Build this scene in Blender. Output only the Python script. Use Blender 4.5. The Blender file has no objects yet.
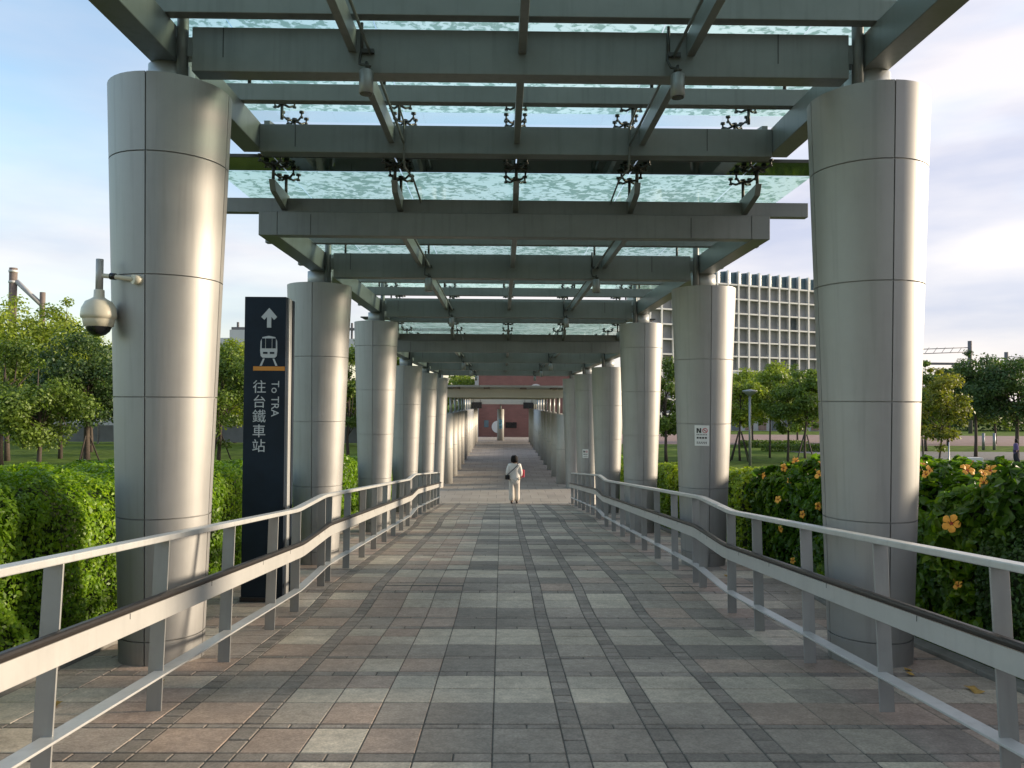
import bpy, bmesh, math, random
import numpy as np
from mathutils import Vector, Matrix, noise
rnd = random.Random(7)
sc = bpy.context.scene
COL = sc.collection
R = math.radians

# ------------------------------------------------------------------ camera
F_PX, PITCH, YAW, ROLL, CX = 783.5, 0.0238, 0.0129, 0.0063, -0.134
cam_d = bpy.data.cameras.new('camera'); cam = bpy.data.objects.new('camera', cam_d); COL.objects.link(cam)
cam_d.sensor_width = 36; cam_d.lens = F_PX / 1024 * 36; cam_d.clip_end = 5000; cam_d.clip_start = 0.05
_fw = Vector((math.sin(YAW) * math.cos(PITCH), math.cos(YAW) * math.cos(PITCH), math.sin(PITCH)))
_rt = Vector((math.cos(YAW), -math.sin(YAW), 0)); _up = _rt.cross(_fw)
_r2 = _rt * math.cos(ROLL) + _up * math.sin(ROLL); _u2 = _up * math.cos(ROLL) - _rt * math.sin(ROLL)
cam.matrix_world = Matrix(((_r2.x, _u2.x, -_fw.x, CX), (_r2.y, _u2.y, -_fw.y, 0), (_r2.z, _u2.z, -_fw.z, 0), (0, 0, 0, 1)))
sc.camera = cam

# ------------------------------------------------------------------ light
SUN_EL, SUN_BACK = 12.4, -10.0            # low sun from +X, a little ahead of the camera
sd = Vector((math.cos(R(SUN_BACK)) * math.cos(R(SUN_EL)), -math.sin(R(SUN_BACK)) * math.cos(R(SUN_EL)), math.sin(R(SUN_EL))))
sun_d = bpy.data.lights.new('sun', 'SUN'); sun = bpy.data.objects.new('sun', sun_d); COL.objects.link(sun)
sun_d.energy = 2.1; sun_d.angle = R(8); sun_d.color = (1, .83, .62)
sun.rotation_euler = sd.to_track_quat('Z', 'Y').to_euler(); sun.location = (40, -10, 30)
wd = bpy.data.worlds.new('World'); sc.world = wd; wd.use_nodes = True
nt = wd.node_tree; nt.nodes.clear()
def N(nt, t, **k):
    n = nt.nodes.new(t)
    for a, b in k.items():
        if hasattr(n, a): setattr(n, a, b)
        else: n.inputs[a].default_value = b
    return n
sky = N(nt, 'ShaderNodeTexSky', sky_type='NISHITA', sun_disc=False, sun_elevation=R(SUN_EL),
        sun_rotation=math.atan2(sd.x, sd.y), air_density=1.2, dust_density=.8, ozone_density=2.0)
tc = N(nt, 'ShaderNodeTexCoord'); mp = N(nt, 'ShaderNodeMapping'); mp.inputs['Scale'].default_value = (1.0, 1.0, 4.2)
mp.inputs['Location'].default_value = (3.1, 1.7, .35)
nz = N(nt, 'ShaderNodeTexNoise', Scale=1.5, Detail=5, Roughness=.5)
L = nt.links.new
L(tc.outputs['Generated'], mp.inputs['Vector']); L(mp.outputs[0], nz.inputs['Vector'])
cr = N(nt, 'ShaderNodeValToRGB'); cr.color_ramp.elements[0].position = .36; cr.color_ramp.elements[1].position = .80
L(nz.outputs['Fac'], cr.inputs['Fac'])
sep = N(nt, 'ShaderNodeSeparateXYZ'); L(tc.outputs['Generated'], sep.inputs[0])
hz = N(nt, 'ShaderNodeMapRange'); hz.inputs['From Min'].default_value = .0; hz.inputs['From Max'].default_value = .45
hz.inputs['To Min'].default_value = .58; hz.inputs['To Max'].default_value = .20; L(sep.outputs['Z'], hz.inputs['Value'])
sx = N(nt, 'ShaderNodeMath', operation='MULTIPLY_ADD'); sx.inputs[1].default_value = .75; L(sep.outputs['X'], sx.inputs[0]); L(hz.outputs[0], sx.inputs[2])   # thicker cloud toward the sun side
ad = N(nt, 'ShaderNodeMath', operation='ADD', use_clamp=True); L(cr.outputs['Color'], ad.inputs[0]); L(sx.outputs[0], ad.inputs[1])
mm = N(nt, 'ShaderNodeMath', operation='MULTIPLY'); mm.inputs[1].default_value = .9; L(ad.outputs[0], mm.inputs[0])
nz2 = N(nt, 'ShaderNodeTexNoise', Scale=2.4, Detail=6); L(mp.outputs[0], nz2.inputs['Vector'])
cc = N(nt, 'ShaderNodeValToRGB'); cc.color_ramp.elements[0].position = .38; cc.color_ramp.elements[1].position = .62
cc.color_ramp.elements[0].color = (1.80, 1.84, 2.32, 1); cc.color_ramp.elements[1].color = (3.0, 2.76, 2.76, 1)
L(nz2.outputs['Fac'], cc.inputs['Fac'])
mx = N(nt, 'ShaderNodeMix', data_type='RGBA'); L(mm.outputs[0], mx.inputs[0]); L(sky.outputs[0], mx.inputs[6]); L(cc.outputs[0], mx.inputs[7])
bg = N(nt, 'ShaderNodeBackground', Strength=.1); L(mx.outputs[2], bg.inputs['Color'])
wo = N(nt, 'ShaderNodeOutputWorld'); L(bg.outputs[0], wo.inputs['Surface'])
vs = sc.view_settings; vs.view_transform = 'Standard'; vs.look = 'None'; vs.exposure = 1.82; vs.gamma = 1
sc.render.engine = 'CYCLES'; sc.cycles.max_bounces = 8; sc.cycles.transparent_max_bounces = 16

# ------------------------------------------------------------------ materials
def mk(name, col, rough=.5, metal=0., var=.12, scale=6., bump=0., bscale=60., spec=.5, streak=0., rvar=.0, hue=None):
    m = bpy.data.materials.new(name); m.use_nodes = True; nt = m.node_tree; b = nt.nodes['Principled BSDF']
    b.inputs['Roughness'].default_value = rough; b.inputs['Metallic'].default_value = metal
    b.inputs['Specular IOR Level'].default_value = spec
    L = nt.links.new
    geo = N(nt, 'ShaderNodeNewGeometry')
    n1 = N(nt, 'ShaderNodeTexNoise', Scale=scale, Detail=6, Roughness=.65); L(geo.outputs['Position'], n1.inputs['Vector'])
    mr = N(nt, 'ShaderNodeMapRange'); mr.inputs['From Min'].default_value = .3; mr.inputs['From Max'].default_value = .7
    L(n1.outputs['Fac'], mr.inputs['Value'])
    mix = N(nt, 'ShaderNodeMix', data_type='RGBA')
    c2 = hue or col
    mix.inputs[6].default_value = (*[c * (1 - var) for c in col], 1); mix.inputs[7].default_value = (*[min(1, c * (1 + var)) for c in c2], 1)
    L(mr.outputs[0], mix.inputs[0]); out = mix.outputs[2]
    if streak:
        mp = N(nt, 'ShaderNodeMapping'); mp.inputs['Scale'].default_value = (14, 14, .7); L(geo.outputs['Position'], mp.inputs[0])
        n2 = N(nt, 'ShaderNodeTexNoise', Scale=1.4, Detail=4); L(mp.outputs[0], n2.inputs['Vector'])
        m2 = N(nt, 'ShaderNodeMapRange'); m2.inputs['From Min'].default_value = .52; m2.inputs['From Max'].default_value = .75
        m2.inputs['To Max'].default_value = streak; L(n2.outputs['Fac'], m2.inputs['Value'])
        mx = N(nt, 'ShaderNodeMix', data_type='RGBA'); mx.inputs[7].default_value = (*[c * .45 for c in col], 1)
        L(m2.outputs[0], mx.inputs[0]); L(out, mx.inputs[6]); out = mx.outputs[2]
    L(out, b.inputs['Base Color'])
    if rvar:
        m3 = N(nt, 'ShaderNodeMapRange'); m3.inputs['To Min'].default_value = rough - rvar; m3.inputs['To Max'].default_value = rough + rvar
        L(n1.outputs['Fac'], m3.inputs['Value']); L(m3.outputs[0], b.inputs['Roughness'])
    if bump:
        nb = N(nt, 'ShaderNodeTexNoise', Scale=bscale, Detail=4); L(geo.outputs['Position'], nb.inputs['Vector'])
        bp = N(nt, 'ShaderNodeBump', Strength=bump, Distance=.01); L(nb.outputs['Fac'], bp.inputs['Height']); L(bp.outputs[0], b.inputs['Normal'])
    return m

def leafmat(name, stops, rough=.5, trans=.35, spec=.4):
    m = bpy.data.materials.new(name); m.use_nodes = True; nt = m.node_tree; b = nt.nodes['Principled BSDF']; L = nt.links.new
    at = N(nt, 'ShaderNodeAttribute', attribute_name='var')
    cr = N(nt, 'ShaderNodeValToRGB'); el = cr.color_ramp.elements
    while len(el) < len(stops): el.new(.5)
    for e, (p, c) in zip(el, stops): e.position = p; e.color = (*c, 1)
    L(at.outputs['Fac'], cr.inputs['Fac']); L(cr.outputs[0], b.inputs['Base Color'])
    b.inputs['Roughness'].default_value = rough; b.inputs['Specular IOR Level'].default_value = spec
    tr = N(nt, 'ShaderNodeBsdfTranslucent'); 
    g = N(nt, 'ShaderNodeMix', data_type='RGBA', blend_type='MULTIPLY'); g.inputs[0].default_value = 1; g.inputs[7].default_value = (1.25, 1.3, .55, 1)
    L(cr.outputs[0], g.inputs[6]); L(g.outputs[2], tr.inputs['Color'])
    ms = N(nt, 'ShaderNodeMixShader', Fac=trans); L(b.outputs[0], ms.inputs[1]); L(tr.outputs[0], ms.inputs[2])
    L(ms.outputs[0], nt.nodes['Material Output'].inputs['Surface'])
    return m

M = {}
M['column'] = mk('column_silver', (.335, .330, .322), .54, .58, .07, 2.2, .10, 2.6, streak=.22, rvar=.08)
M['farcol'] = mk('far_column_paint', (.46, .45, .42), .6, .25, .06, 3)
M['joint'] = mk('joint_sealant', (.30, .30, .295), .8)
M['stub'] = mk('stub_paint', (.42, .43, .42), .45, .3, .08)
M['steel'] = mk('canopy_paint', (.184, .196, .186), .42, .25, .12, 2.2, .05, 30, streak=.30, rvar=.08)
M['spider'] = mk('spider_metal', (.06, .06, .055), .45, .6, .2)
M['darkpipe'] = mk('conduit', (.16, .17, .165), .5, .3, .15)
M['rail'] = mk('rail_silver', (.34, .34, .33), .42, .35, .08, 4, .05, 40, streak=.2, rvar=.06)
M['railtop'] = mk('rail_skylit', (.52, .52, .51), .42, .3, .08, 4, .05, 40, streak=.2, rvar=.06)  # lighter copy of the rail paint, sky light on upward faces painted in
M['band'] = mk('rail_band', (.50, .49, .47), .40, .25, .06, 4, .04, 40, streak=.12)
M['rubber'] = mk('handrail_rubber', (.020, .016, .014), .42, 0, .2)
M['navy'] = mk('sign_navy', (.007, .015, .027), .55, 0, .25, 3, spec=.25)
M['signside'] = mk('sign_aluminium', (.50, .50, .49), .4, .5, .06)
M['signtext'] = mk('sign_text_white', (.50, .52, .54), .5, 0, .03)
M['orange'] = mk('sign_orange', (.62, .24, .03), .5, 0, .05)
M['cream'] = mk('camera_cream', (.62, .57, .45), .40, 0, .06, 12)
M['cream2'] = mk('camera_grey_pipe', (.40, .39, .37), .45, .2, .06)
M['black'] = mk('black_plastic', (.015, .015, .017), .22, 0, .2)
M['white'] = mk('white_paint', (.72, .72, .70), .5, 0, .05)
M['ink'] = mk('ink_black', (.03, .03, .03), .6)
M['red'] = mk('ink_red', (.50, .06, .07), .6)
M['soil'] = mk('soil', (.060, .045, .032), .95, 0, .5, 9, .6, 40)
M['grout'] = mk('grout', (.105, .098, .088), .95, 0, .4, 20, .3, 90)
M['kerb'] = mk('kerb_concrete', (.20, .19, .175), .85, 0, .25, 5, .3, 60)
def slabm(n, c):
    m = mk(n, c, .62, 0, .15, 5.0, .20, 120, spec=.3, rvar=.12); nt = m.node_tree; L = nt.links.new; b = nt.nodes['Principled BSDF']
    src = b.inputs['Base Color'].links[0].from_socket; geo = N(nt, 'ShaderNodeNewGeometry')
    for sc_, lo, hi, det in ((.75, .74, 1.22, 5), (70., .80, 1.2, 3), (17., .86, 1.12, 5)):      # traffic grime, grain, blotches
        nz = N(nt, 'ShaderNodeTexNoise', Scale=sc_, Detail=det); L(geo.outputs['Position'], nz.inputs['Vector'])
        mr = N(nt, 'ShaderNodeMapRange'); mr.inputs['From Min'].default_value = .3; mr.inputs['From Max'].default_value = .7; mr.inputs['To Min'].default_value = lo; mr.inputs['To Max'].default_value = hi; L(nz.outputs['Fac'], mr.inputs['Value'])
        mu = N(nt, 'ShaderNodeMix', data_type='RGBA', blend_type='MULTIPLY'); mu.inputs[0].default_value = 1; L(src, mu.inputs[6]); L(mr.outputs[0], mu.inputs[7]); src = mu.outputs[2]
    L(src, b.inputs['Base Color']); return m
SL = {'light': [slabm('slab_light_a', (0.500, 0.425, 0.345)), slabm('slab_light_b', (0.459, 0.394, 0.324)), slabm('slab_light_c', (0.530, 0.454, 0.368))],
      'grey': [slabm('slab_grey_a', (0.347, 0.291, 0.247)), slabm('slab_grey_b', (0.383, 0.323, 0.271)), slabm('slab_grey_c', (0.311, 0.262, 0.224))],
      'dark': [slabm('slab_dark_a', (0.240, 0.205, 0.178)), slabm('slab_dark_b', (0.270, 0.230, 0.198))],
      'red': [slabm('slab_red_a', (0.408, 0.307, 0.250)), slabm('slab_red_b', (0.439, 0.336, 0.276)), slabm('slab_red_c', (0.377, 0.285, 0.232))],
      'brick': [slabm('brick_dark_a', (0.270, 0.230, 0.200)), slabm('brick_dark_b', (0.316, 0.267, 0.230)), slabm('brick_dark_c', (0.235, 0.201, 0.175))]}
SLALL = [m for k in SL for m in SL[k]]
def brickmat(name, c1, c2, mortar, w, h, rough=.8, axis=None):
    m = bpy.data.materials.new(name); m.use_nodes = True; nt = m.node_tree; b = nt.nodes['Principled BSDF']; L = nt.links.new
    geo = N(nt, 'ShaderNodeNewGeometry'); v = geo.outputs['Position']
    if axis == 'xz':
        s = N(nt, 'ShaderNodeSeparateXYZ'); L(v, s.inputs[0]); c = N(nt, 'ShaderNodeCombineXYZ'); L(s.outputs[0], c.inputs[0]); L(s.outputs[2], c.inputs[1]); v = c.outputs[0]
    bt = N(nt, 'ShaderNodeTexBrick', Scale=1.0); L(v, bt.inputs['Vector'])
    bt.inputs['Color1'].default_value = (*c1, 1); bt.inputs['Color2'].default_value = (*c2, 1); bt.inputs['Mortar'].default_value = (*mortar, 1)
    bt.inputs['Brick Width'].default_value = w; bt.inputs['Row Height'].default_value = h; bt.inputs['Mortar Size'].default_value = .008
    nz = N(nt, 'ShaderNodeTexNoise', Scale=.9, Detail=6); L(geo.outputs['Position'], nz.inputs['Vector'])
    mr = N(nt, 'ShaderNodeMapRange'); mr.inputs['To Min'].default_value = .7; mr.inputs['To Max'].default_value = 1.3; L(nz.outputs['Fac'], mr.inputs['Value'])
    mu = N(nt, 'ShaderNodeMix', data_type='RGBA', blend_type='MULTIPLY'); mu.inputs[0].default_value = 1; L(bt.outputs[0], mu.inputs[6]); L(mr.outputs[0], mu.inputs[7])
    L(mu.outputs[2], b.inputs['Base Color']); b.inputs['Roughness'].default_value = rough
    return m
M['plaza'] = brickmat('plaza_paving', (.36, .32, .275), (.29, .255, .22), (.15, .14, .13), .6, .9)
M['redpave'] = brickmat('red_paving', (.24, .15, .12), (.28, .19, .155), (.13, .10, .085), .5, .5)
M['redbrick'] = brickmat('red_brick_wall', (.25, .115, .095), (.22, .098, .082), (.2, .12, .105), .45, .16, axis='xz')
M['concrete'] = mk('light_concrete', (.42, .42, .41), .8, 0, .12, .6, .1, 20)
M['facade'] = mk('facade_white', (.60, .60, .585), .7, 0, .06, .3)
M['recess'] = mk('facade_recess', (.36, .355, .355), .55, 0, .25, .12)
M['facglass'] = mk('facade_glass', (.13, .15, .165), .12, 0, .35, .15)
M['teal'] = mk('facade_teal_glass', (.11, .17, .20), .2, 0, .2, .3)
M['fence'] = mk('fence_grey', (.16, .165, .17), .7, 0, .2, .8)
M['mast'] = mk('mast_steel', (.16, .15, .15), .6, .3, .15)
M['mastbrown'] = mk('mast_brown', (.17, .135, .115), .8, 0, .2)
M['lamp'] = mk('lamp_steel', (.30, .31, .31), .45, .5, .08)
M['can'] = mk('spotlight_can', (.25, .255, .25), .4, .5, .08)
M['lens'] = mk('spotlight_lens', (.03, .03, .03), .2)
M['grass'] = mk('lawn_green', (.058, .105, .012), .95, 0, .40, 1.2, .5, 30, hue=(.10, .15, .02), spec=.1)
M['bark'] = mk('bark', (.075, .058, .045), .9, 0, .3, 12, .6, 30)
M['stake'] = mk('stake_wood', (.055, .045, .038), .9, 0, .3, 10)
M['skin'] = mk('skin', (.40, .25, .18), .55); M['shirt'] = mk('cloth_white', (.70, .66, .62), .9, 0, .05, 9, .2, 40)
M['trouser'] = mk('cloth_cream', (.62, .56, .49), .9, 0, .05, 9, .2, 40); M['hair'] = mk('hair_black', (.010, .008, .008), .75, spec=.2)
M['shoe'] = mk('shoe_dark', (.04, .03, .028), .6); M['redbag'] = mk('bag_red', (.60, .07, .10), .6)
M['purple'] = mk('cloth_purple', (.13, .10, .22), .9); M['dark'] = mk('cloth_dark', (.03, .03, .04), .9)
M['darkreflection'] = mk('glass_dark_reflection', (.020, .040, .034), .05, 0, .5, .9, spec=.6)  # dark reflection of the surroundings painted into the leading glass
LF = {
 'hedge': leafmat('hedge_leaf', [(0, (.070, .140, .010)), (.5, (.16, .29, .014)), (1, (.30, .44, .022))], .42, .42),
 'hedge_y': leafmat('hedge_leaf_yellow', [(0, (.09, .15, .01)), (.5, (.22, .32, .015)), (1, (.42, .48, .02))], .45, .35),
 'dense': leafmat('fine_leaf', [(0, (.022, .055, .012)), (.6, (.045, .10, .016)), (1, (.08, .15, .022))], .42, .3),
 'hibiscus': leafmat('hibiscus_leaf', [(0, (.032, .085, .012)), (.6, (.085, .175, .016)), (1, (.22, .34, .02))], .32, .45, .45),
 'tree_light': leafmat('tree_leaf_light', [(0, (.11, .16, .022)), (.5, (.22, .29, .034)), (1, (.38, .44, .055))], .5, .4),
 'tree_mid': leafmat('tree_leaf_mid', [(0, (.058, .100, .018)), (.5, (.11, .175, .028)), (1, (.20, .28, .042))], .5, .35),
 'tree_dark': leafmat('tree_leaf_dark', [(0, (.030, .062, .018)), (.5, (.052, .10, .028)), (1, (.10, .16, .038))], .5, .3),
 'tree_yellow': leafmat('tree_leaf_yellow', [(0, (.08, .11, .02)), (.5, (.16, .18, .024)), (1, (.30, .28, .035))], .5, .4),
}
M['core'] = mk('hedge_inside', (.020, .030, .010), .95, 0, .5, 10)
M['petal'] = mk('petal_orange', (.85, .40, .05), .6, 0, .15, 30); M['stamen'] = mk('flower_throat', (.30, .035, .02), .6)
M['deadleaf'] = mk('fallen_leaf', (.42, .25, .06), .7, 0, .3, 30)

def glass_mat():
    m = bpy.data.materials.new('fritted_glass'); m.use_nodes = True; nt = m.node_tree; L = nt.links.new
    b = nt.nodes['Principled BSDF']; out = nt.nodes['Material Output']
    geo = N(nt, 'ShaderNodeNewGeometry')
    n0 = N(nt, 'ShaderNodeTexNoise', Scale=2.2, Detail=2); L(geo.outputs['Position'], n0.inputs['Vector'])
    n1 = N(nt, 'ShaderNodeTexNoise', Scale=11, Detail=5, Roughness=.6, Distortion=.5); L(geo.outputs['Position'], n1.inputs['Vector'])
    ad = N(nt, 'ShaderNodeMath', operation='MULTIPLY_ADD'); ad.inputs[1].default_value = .35; L(n0.outputs['Fac'], ad.inputs[0]); L(n1.outputs['Fac'], ad.inputs[2])
    cr = N(nt, 'ShaderNodeValToRGB'); cr.color_ramp.elements[0].position = .655; cr.color_ramp.elements[1].position = .735
    L(ad.outputs[0], cr.inputs['Fac'])
    tcol = N(nt, 'ShaderNodeMix', data_type='RGBA'); tcol.inputs[6].default_value = (.80, .97, .91, 1); tcol.inputs[7].default_value = (.34, .50, .43, 1)
    L(cr.outputs[0], tcol.inputs[0])
    tp = N(nt, 'ShaderNodeBsdfTransparent'); L(tcol.outputs[2], tp.inputs['Color'])
    tl = N(nt, 'ShaderNodeBsdfTranslucent'); L(tcol.outputs[2], tl.inputs['Color'])
    ms = N(nt, 'ShaderNodeMixShader', Fac=.42); L(tp.outputs[0], ms.inputs[1]); L(tl.outputs[0], ms.inputs[2])
    gl = N(nt, 'ShaderNodeBsdfGlossy', Roughness=.03); gl.inputs['Color'].default_value = (.8, .9, .87, 1)
    fr = N(nt, 'ShaderNodeFresnel', IOR=1.3)
    m2 = N(nt, 'ShaderNodeMixShader'); L(fr.outputs[0], m2.inputs[0]); L(ms.outputs[0], m2.inputs[1]); L(gl.outputs[0], m2.inputs[2])
    L(m2.outputs[0], out.inputs['Surface'])
    return m
M['glass'] = glass_mat()
def clear_mat():
    m = bpy.data.materials.new('clear_glass'); m.use_nodes = True; nt = m.node_tree; L = nt.links.new
    tp = N(nt, 'ShaderNodeBsdfTransparent'); tp.inputs['Color'].default_value = (.96, .99, .985, 1)
    gl = N(nt, 'ShaderNodeBsdfGlossy', Roughness=.02); fr = N(nt, 'ShaderNodeFresnel', IOR=1.3)
    m2 = N(nt, 'ShaderNodeMixShader'); L(fr.outputs[0], m2.inputs[0]); L(tp.outputs[0], m2.inputs[1]); L(gl.outputs[0], m2.inputs[2])
    L(m2.outputs[0], nt.nodes['Material Output'].inputs['Surface']); return m
M['clear'] = clear_mat()
def edge_mat():
    m = bpy.data.materials.new('glass_body'); m.use_nodes = True; nt = m.node_tree
    tp = N(nt, 'ShaderNodeBsdfTransparent'); tp.inputs['Color'].default_value = (.93, .985, .97, 1)
    nt.links.new(tp.outputs[0], nt.nodes['Material Output'].inputs['Surface']); return m
M['gbody'] = edge_mat()

# ------------------------------------------------------------------ helpers
def props(o, label=None, cat=None, group=None, kind=None):
    for k, v in (('label', label), ('category', cat), ('group', group), ('kind', kind)):
        if v: o[k] = v
    return o
def thing(name, loc, label, cat, group=None, kind=None):
    o = bpy.data.objects.new(name, None); o.empty_display_size = .2; o.location = loc; COL.objects.link(o)
    return props(o, label, cat, group, kind)
def root_loc(o):
    v = Vector((0, 0, 0))
    while o is not None: v += o.location; o = o.parent
    return v
def link(name, me, parent=None, loc=(0, 0, 0), rotz=0.):
    o = bpy.data.objects.new(name, me); o.location = loc; o.rotation_euler = (0, 0, rotz); o.parent = parent; COL.objects.link(o); return o
class MB:
    def __init__(s): s.v, s.f, s.m, s.sm = [], [], [], []
    def add(s, vs, fs, mi=0, smooth=False):
        b = len(s.v); s.v += [tuple(p) for p in vs]; s.f += [tuple(i + b for i in f) for f in fs]; s.m += [mi] * len(fs); s.sm += [smooth] * len(fs); return s
    def hexa(s, p, mi=0):   # p: 4 bottom (ccw from above) + 4 top
        return s.add(p, [(3, 2, 1, 0), (4, 5, 6, 7), (0, 1, 5, 4), (1, 2, 6, 5), (2, 3, 7, 6), (3, 0, 4, 7)], mi)
    def box(s, x0, x1, y0, y1, z0, z1, mi=0):
        return s.hexa([(x0, y0, z0), (x1, y0, z0), (x1, y1, z0), (x0, y1, z0), (x0, y0, z1), (x1, y0, z1), (x1, y1, z1), (x0, y1, z1)], mi)
    def tube(s, pts, rad, seg=8, mi=0, caps=True):
        pts = [Vector(p) for p in pts]; rad = [rad] * len(pts) if isinstance(rad, (int, float)) else rad
        b = len(s.v); prev = None
        for i, p in enumerate(pts):
            t = (pts[min(i + 1, len(pts) - 1)] - pts[max(i - 1, 0)]).normalized()
            if prev is None: a = t.orthogonal().normalized()
            else: a = (prev - t * prev.dot(t)).normalized()
            prev = a; c = t.cross(a)
            for k in range(seg):
                an = 2 * math.pi * k / seg; s.v.append(tuple(p + (a * math.cos(an) + c * math.sin(an)) * rad[i]))
        for i in range(len(pts) - 1):
            for k in range(seg):
                k2 = (k + 1) % seg; s.f.append((b + i * seg + k, b + i * seg + k2, b + (i + 1) * seg + k2, b + (i + 1) * seg + k)); s.m.append(mi); s.sm.append(True)
        if caps:
            s.f.append(tuple(b + k for k in range(seg))[::-1]); s.f.append(tuple(b + (len(pts) - 1) * seg + k for k in range(seg))); s.m += [mi, mi]; s.sm += [False, False]
        return s
    def lathe(s, prof, c, seg=20, mi=0, smooth=True):   # prof: (r,z)
        b = len(s.v)
        for r, z in prof:
            for k in range(seg):
                a = 2 * math.pi * k / seg; s.v.append((c[0] + r * math.cos(a), c[1] + r * math.sin(a), c[2] + z))
        for i in range(len(prof) - 1):
            for k in range(seg):
                k2 = (k + 1) % seg; s.f.append((b + i * seg + k, b + i * seg + k2, b + (i + 1) * seg + k2, b + (i + 1) * seg + k)); s.m.append(mi); s.sm.append(smooth)
        s.f.append(tuple(b + k for k in range(seg))[::-1]); s.f.append(tuple(b + (len(prof) - 1) * seg + k for k in range(seg))); s.m += [mi, mi]; s.sm += [False, False]
        return s
    def mesh(s, name, mats, off=Vector((0, 0, 0))):
        me = bpy.data.meshes.new(name)
        me.from_pydata([(p[0] - off.x, p[1] - off.y, p[2] - off.z) for p in s.v], [], s.f)
        for m in (mats if isinstance(mats, list) else [mats]): me.materials.append(m)
        me.polygons.foreach_set('material_index', s.m); me.polygons.foreach_set('use_smooth', s.sm)
        me.update(); return me
    def build(s, name, mats, parent=None, bevel=0, kind=None, label=None):
        o = link(name, s.mesh(name, mats, root_loc(parent)), parent)
        if bevel:
            md = o.modifiers.new('bevel', 'BEVEL'); md.width = bevel; md.segments = 2; md.limit_method = 'ANGLE'; md.angle_limit = R(40)
        return props(o, label, None, None, kind)
def solo(mb, name, mats, base, label, cat, group=None, kind=None, bevel=0):
    o = link(name, mb.mesh(name, mats, Vector(base)), None, base)
    if bevel:
        md = o.modifiers.new('bevel', 'BEVEL'); md.width = bevel; md.segments = 2; md.limit_method = 'ANGLE'
    return props(o, label, cat, group, kind)

# ground profile of the ramped walkway
PROF = [(-30, -1.42 + 30 * .083), (0, -1.42), (7.72, -2.06), (8.90, -2.06), (17.0, -2.67), (18.2, -2.67), (25.6, -3.28), (400, -3.28)]
def zf(y):
    for (a, za), (b, zb) in zip(PROF, PROF[1:]):
        if y <= b: return za + (zb - za) * (y - a) / (b - a)
    return PROF[-1][1]
GZ = -3.42

# ------------------------------------------------------------------ setting: ground, walkway
o = MB().add([(-2500, -300, GZ), (2500, -300, GZ), (2500, 3000, GZ), (-2500, 3000, GZ)], [(0, 1, 2, 3)]).build('ground', M['grass']); props(o, 'green lawn ground spreading out around the walkway', 'ground', kind='structure')
# paved square beside the walkway
o = MB().add([(7, 66, GZ + .004), (140, 66, GZ + .004), (140, 88, GZ + .004), (7, 88, GZ + .004)], [(0, 1, 2, 3)]).build('pavement', M['redpave']); props(o, 'reddish paved square beyond the hibiscus hedge lawn', 'pavement', kind='structure')
o = MB().add([(19, 41.5, GZ + .004), (90, 41.5, GZ + .004), (90, 47, GZ + .004), (19, 45.5, GZ + .004)], [(0, 1, 2, 3)]).build('path', M['redpave']); props(o, 'reddish paved path crossing the lawn near the bench', 'path', kind='structure')
o = MB().add([(24, 49, GZ + .004), (90, 49.5, GZ + .004), (90, 57.6, GZ + .004), (20, 57.6, GZ + .004)], [(0, 1, 2, 3)]).build('path', M['kerb']); props(o, 'pale grey concrete path under the dark trees', 'path', kind='structure')
# planted banks that carry the walkway and hedges
for s, nm in ((-1, 'sign side'), (1, 'hibiscus side')):
    mb = MB(); ys = [-12, 0, 4, 7.7, 8.9, 13, 17, 18.2, 22, 25.6, 34, 60]; vs = []
    for y in ys:
        z = zf(y) - .06
        vs += [(s * 3.22, y, z), (s * 6.4, y, z - .02), (s * (8.0 + (z - GZ) * 2.5), y, GZ - .05)]
    fs = []
    for i in range(len(ys) - 1):
        for k in range(2):
            a = 3 * i + k; f = (a, a + 1, a + 4, a + 3); fs.append(f if s > 0 else f[::-1])
    mb.add(vs, fs); o = mb.build('planting_bed', M['soil']); props(o, 'bare soil bed under the hedge along the ' + nm + ' of the walkway', 'soil bed', kind='structure')
walk = thing('walkway', (0, 3, zf(3)), 'ramped walkway paved with grey and reddish stone slabs', 'walkway', kind='structure')
mb = MB(); ys = [-9, 7.72, 8.9, 17.0, 18.2, 25.6]
for a, b in zip(ys, ys[1:]):
    e = .0
    mb.hexa([(-3.2, a, GZ - .1), (3.2, a, GZ - .1), (3.2, b, GZ - .1), (-3.2, b, GZ - .1), (-3.2, a, zf(a) - .006), (3.2, a, zf(a) - .006), (3.2, b, zf(b) - .006), (-3.2, b, zf(b) - .006)])
mb.build('paving_base', M['grout'], walk)
MB().hexa([(-3.2, -9, -1.5), (3.2, -9, -1.5), (3.2, 1.54, -1.7), (-3.2, 1.54, -1.7), (-3.2, -9, zf(-9) - .002), (3.2, -9, zf(-9) - .002), (3.2, 1.54, zf(1.54) - .002), (-3.2, 1.54, zf(1.54) - .002)]).build('upper_ramp_paving', M['plaza'], walk)
for s in (-1, 1):       # kerbs, in lengths
    y = 1.5; k = 0
    while y < 25.5:
        y2 = min(y + 1.0, 25.6)
        for br in (7.72, 8.9, 17.0, 18.2):
            if y < br - .05 < y2 - .05 and y2 > br: y2 = br
        xa, xb = sorted((s * 3.205, s * 3.34)); a, b = y + .004, y2 - .004
        mb = MB().hexa([(xa, a, zf(a) - .5), (xb, a, zf(a) - .5), (xb, b, zf(b) - .5), (xa, b, zf(b) - .5), (xa, a, zf(a) + .03), (xb, a, zf(a) + .03), (xb, b, zf(b) + .03), (xa, b, zf(b) + .03)])
        mb.build('kerb_stone', M['kerb'], walk, bevel=.008); y = y2
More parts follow.
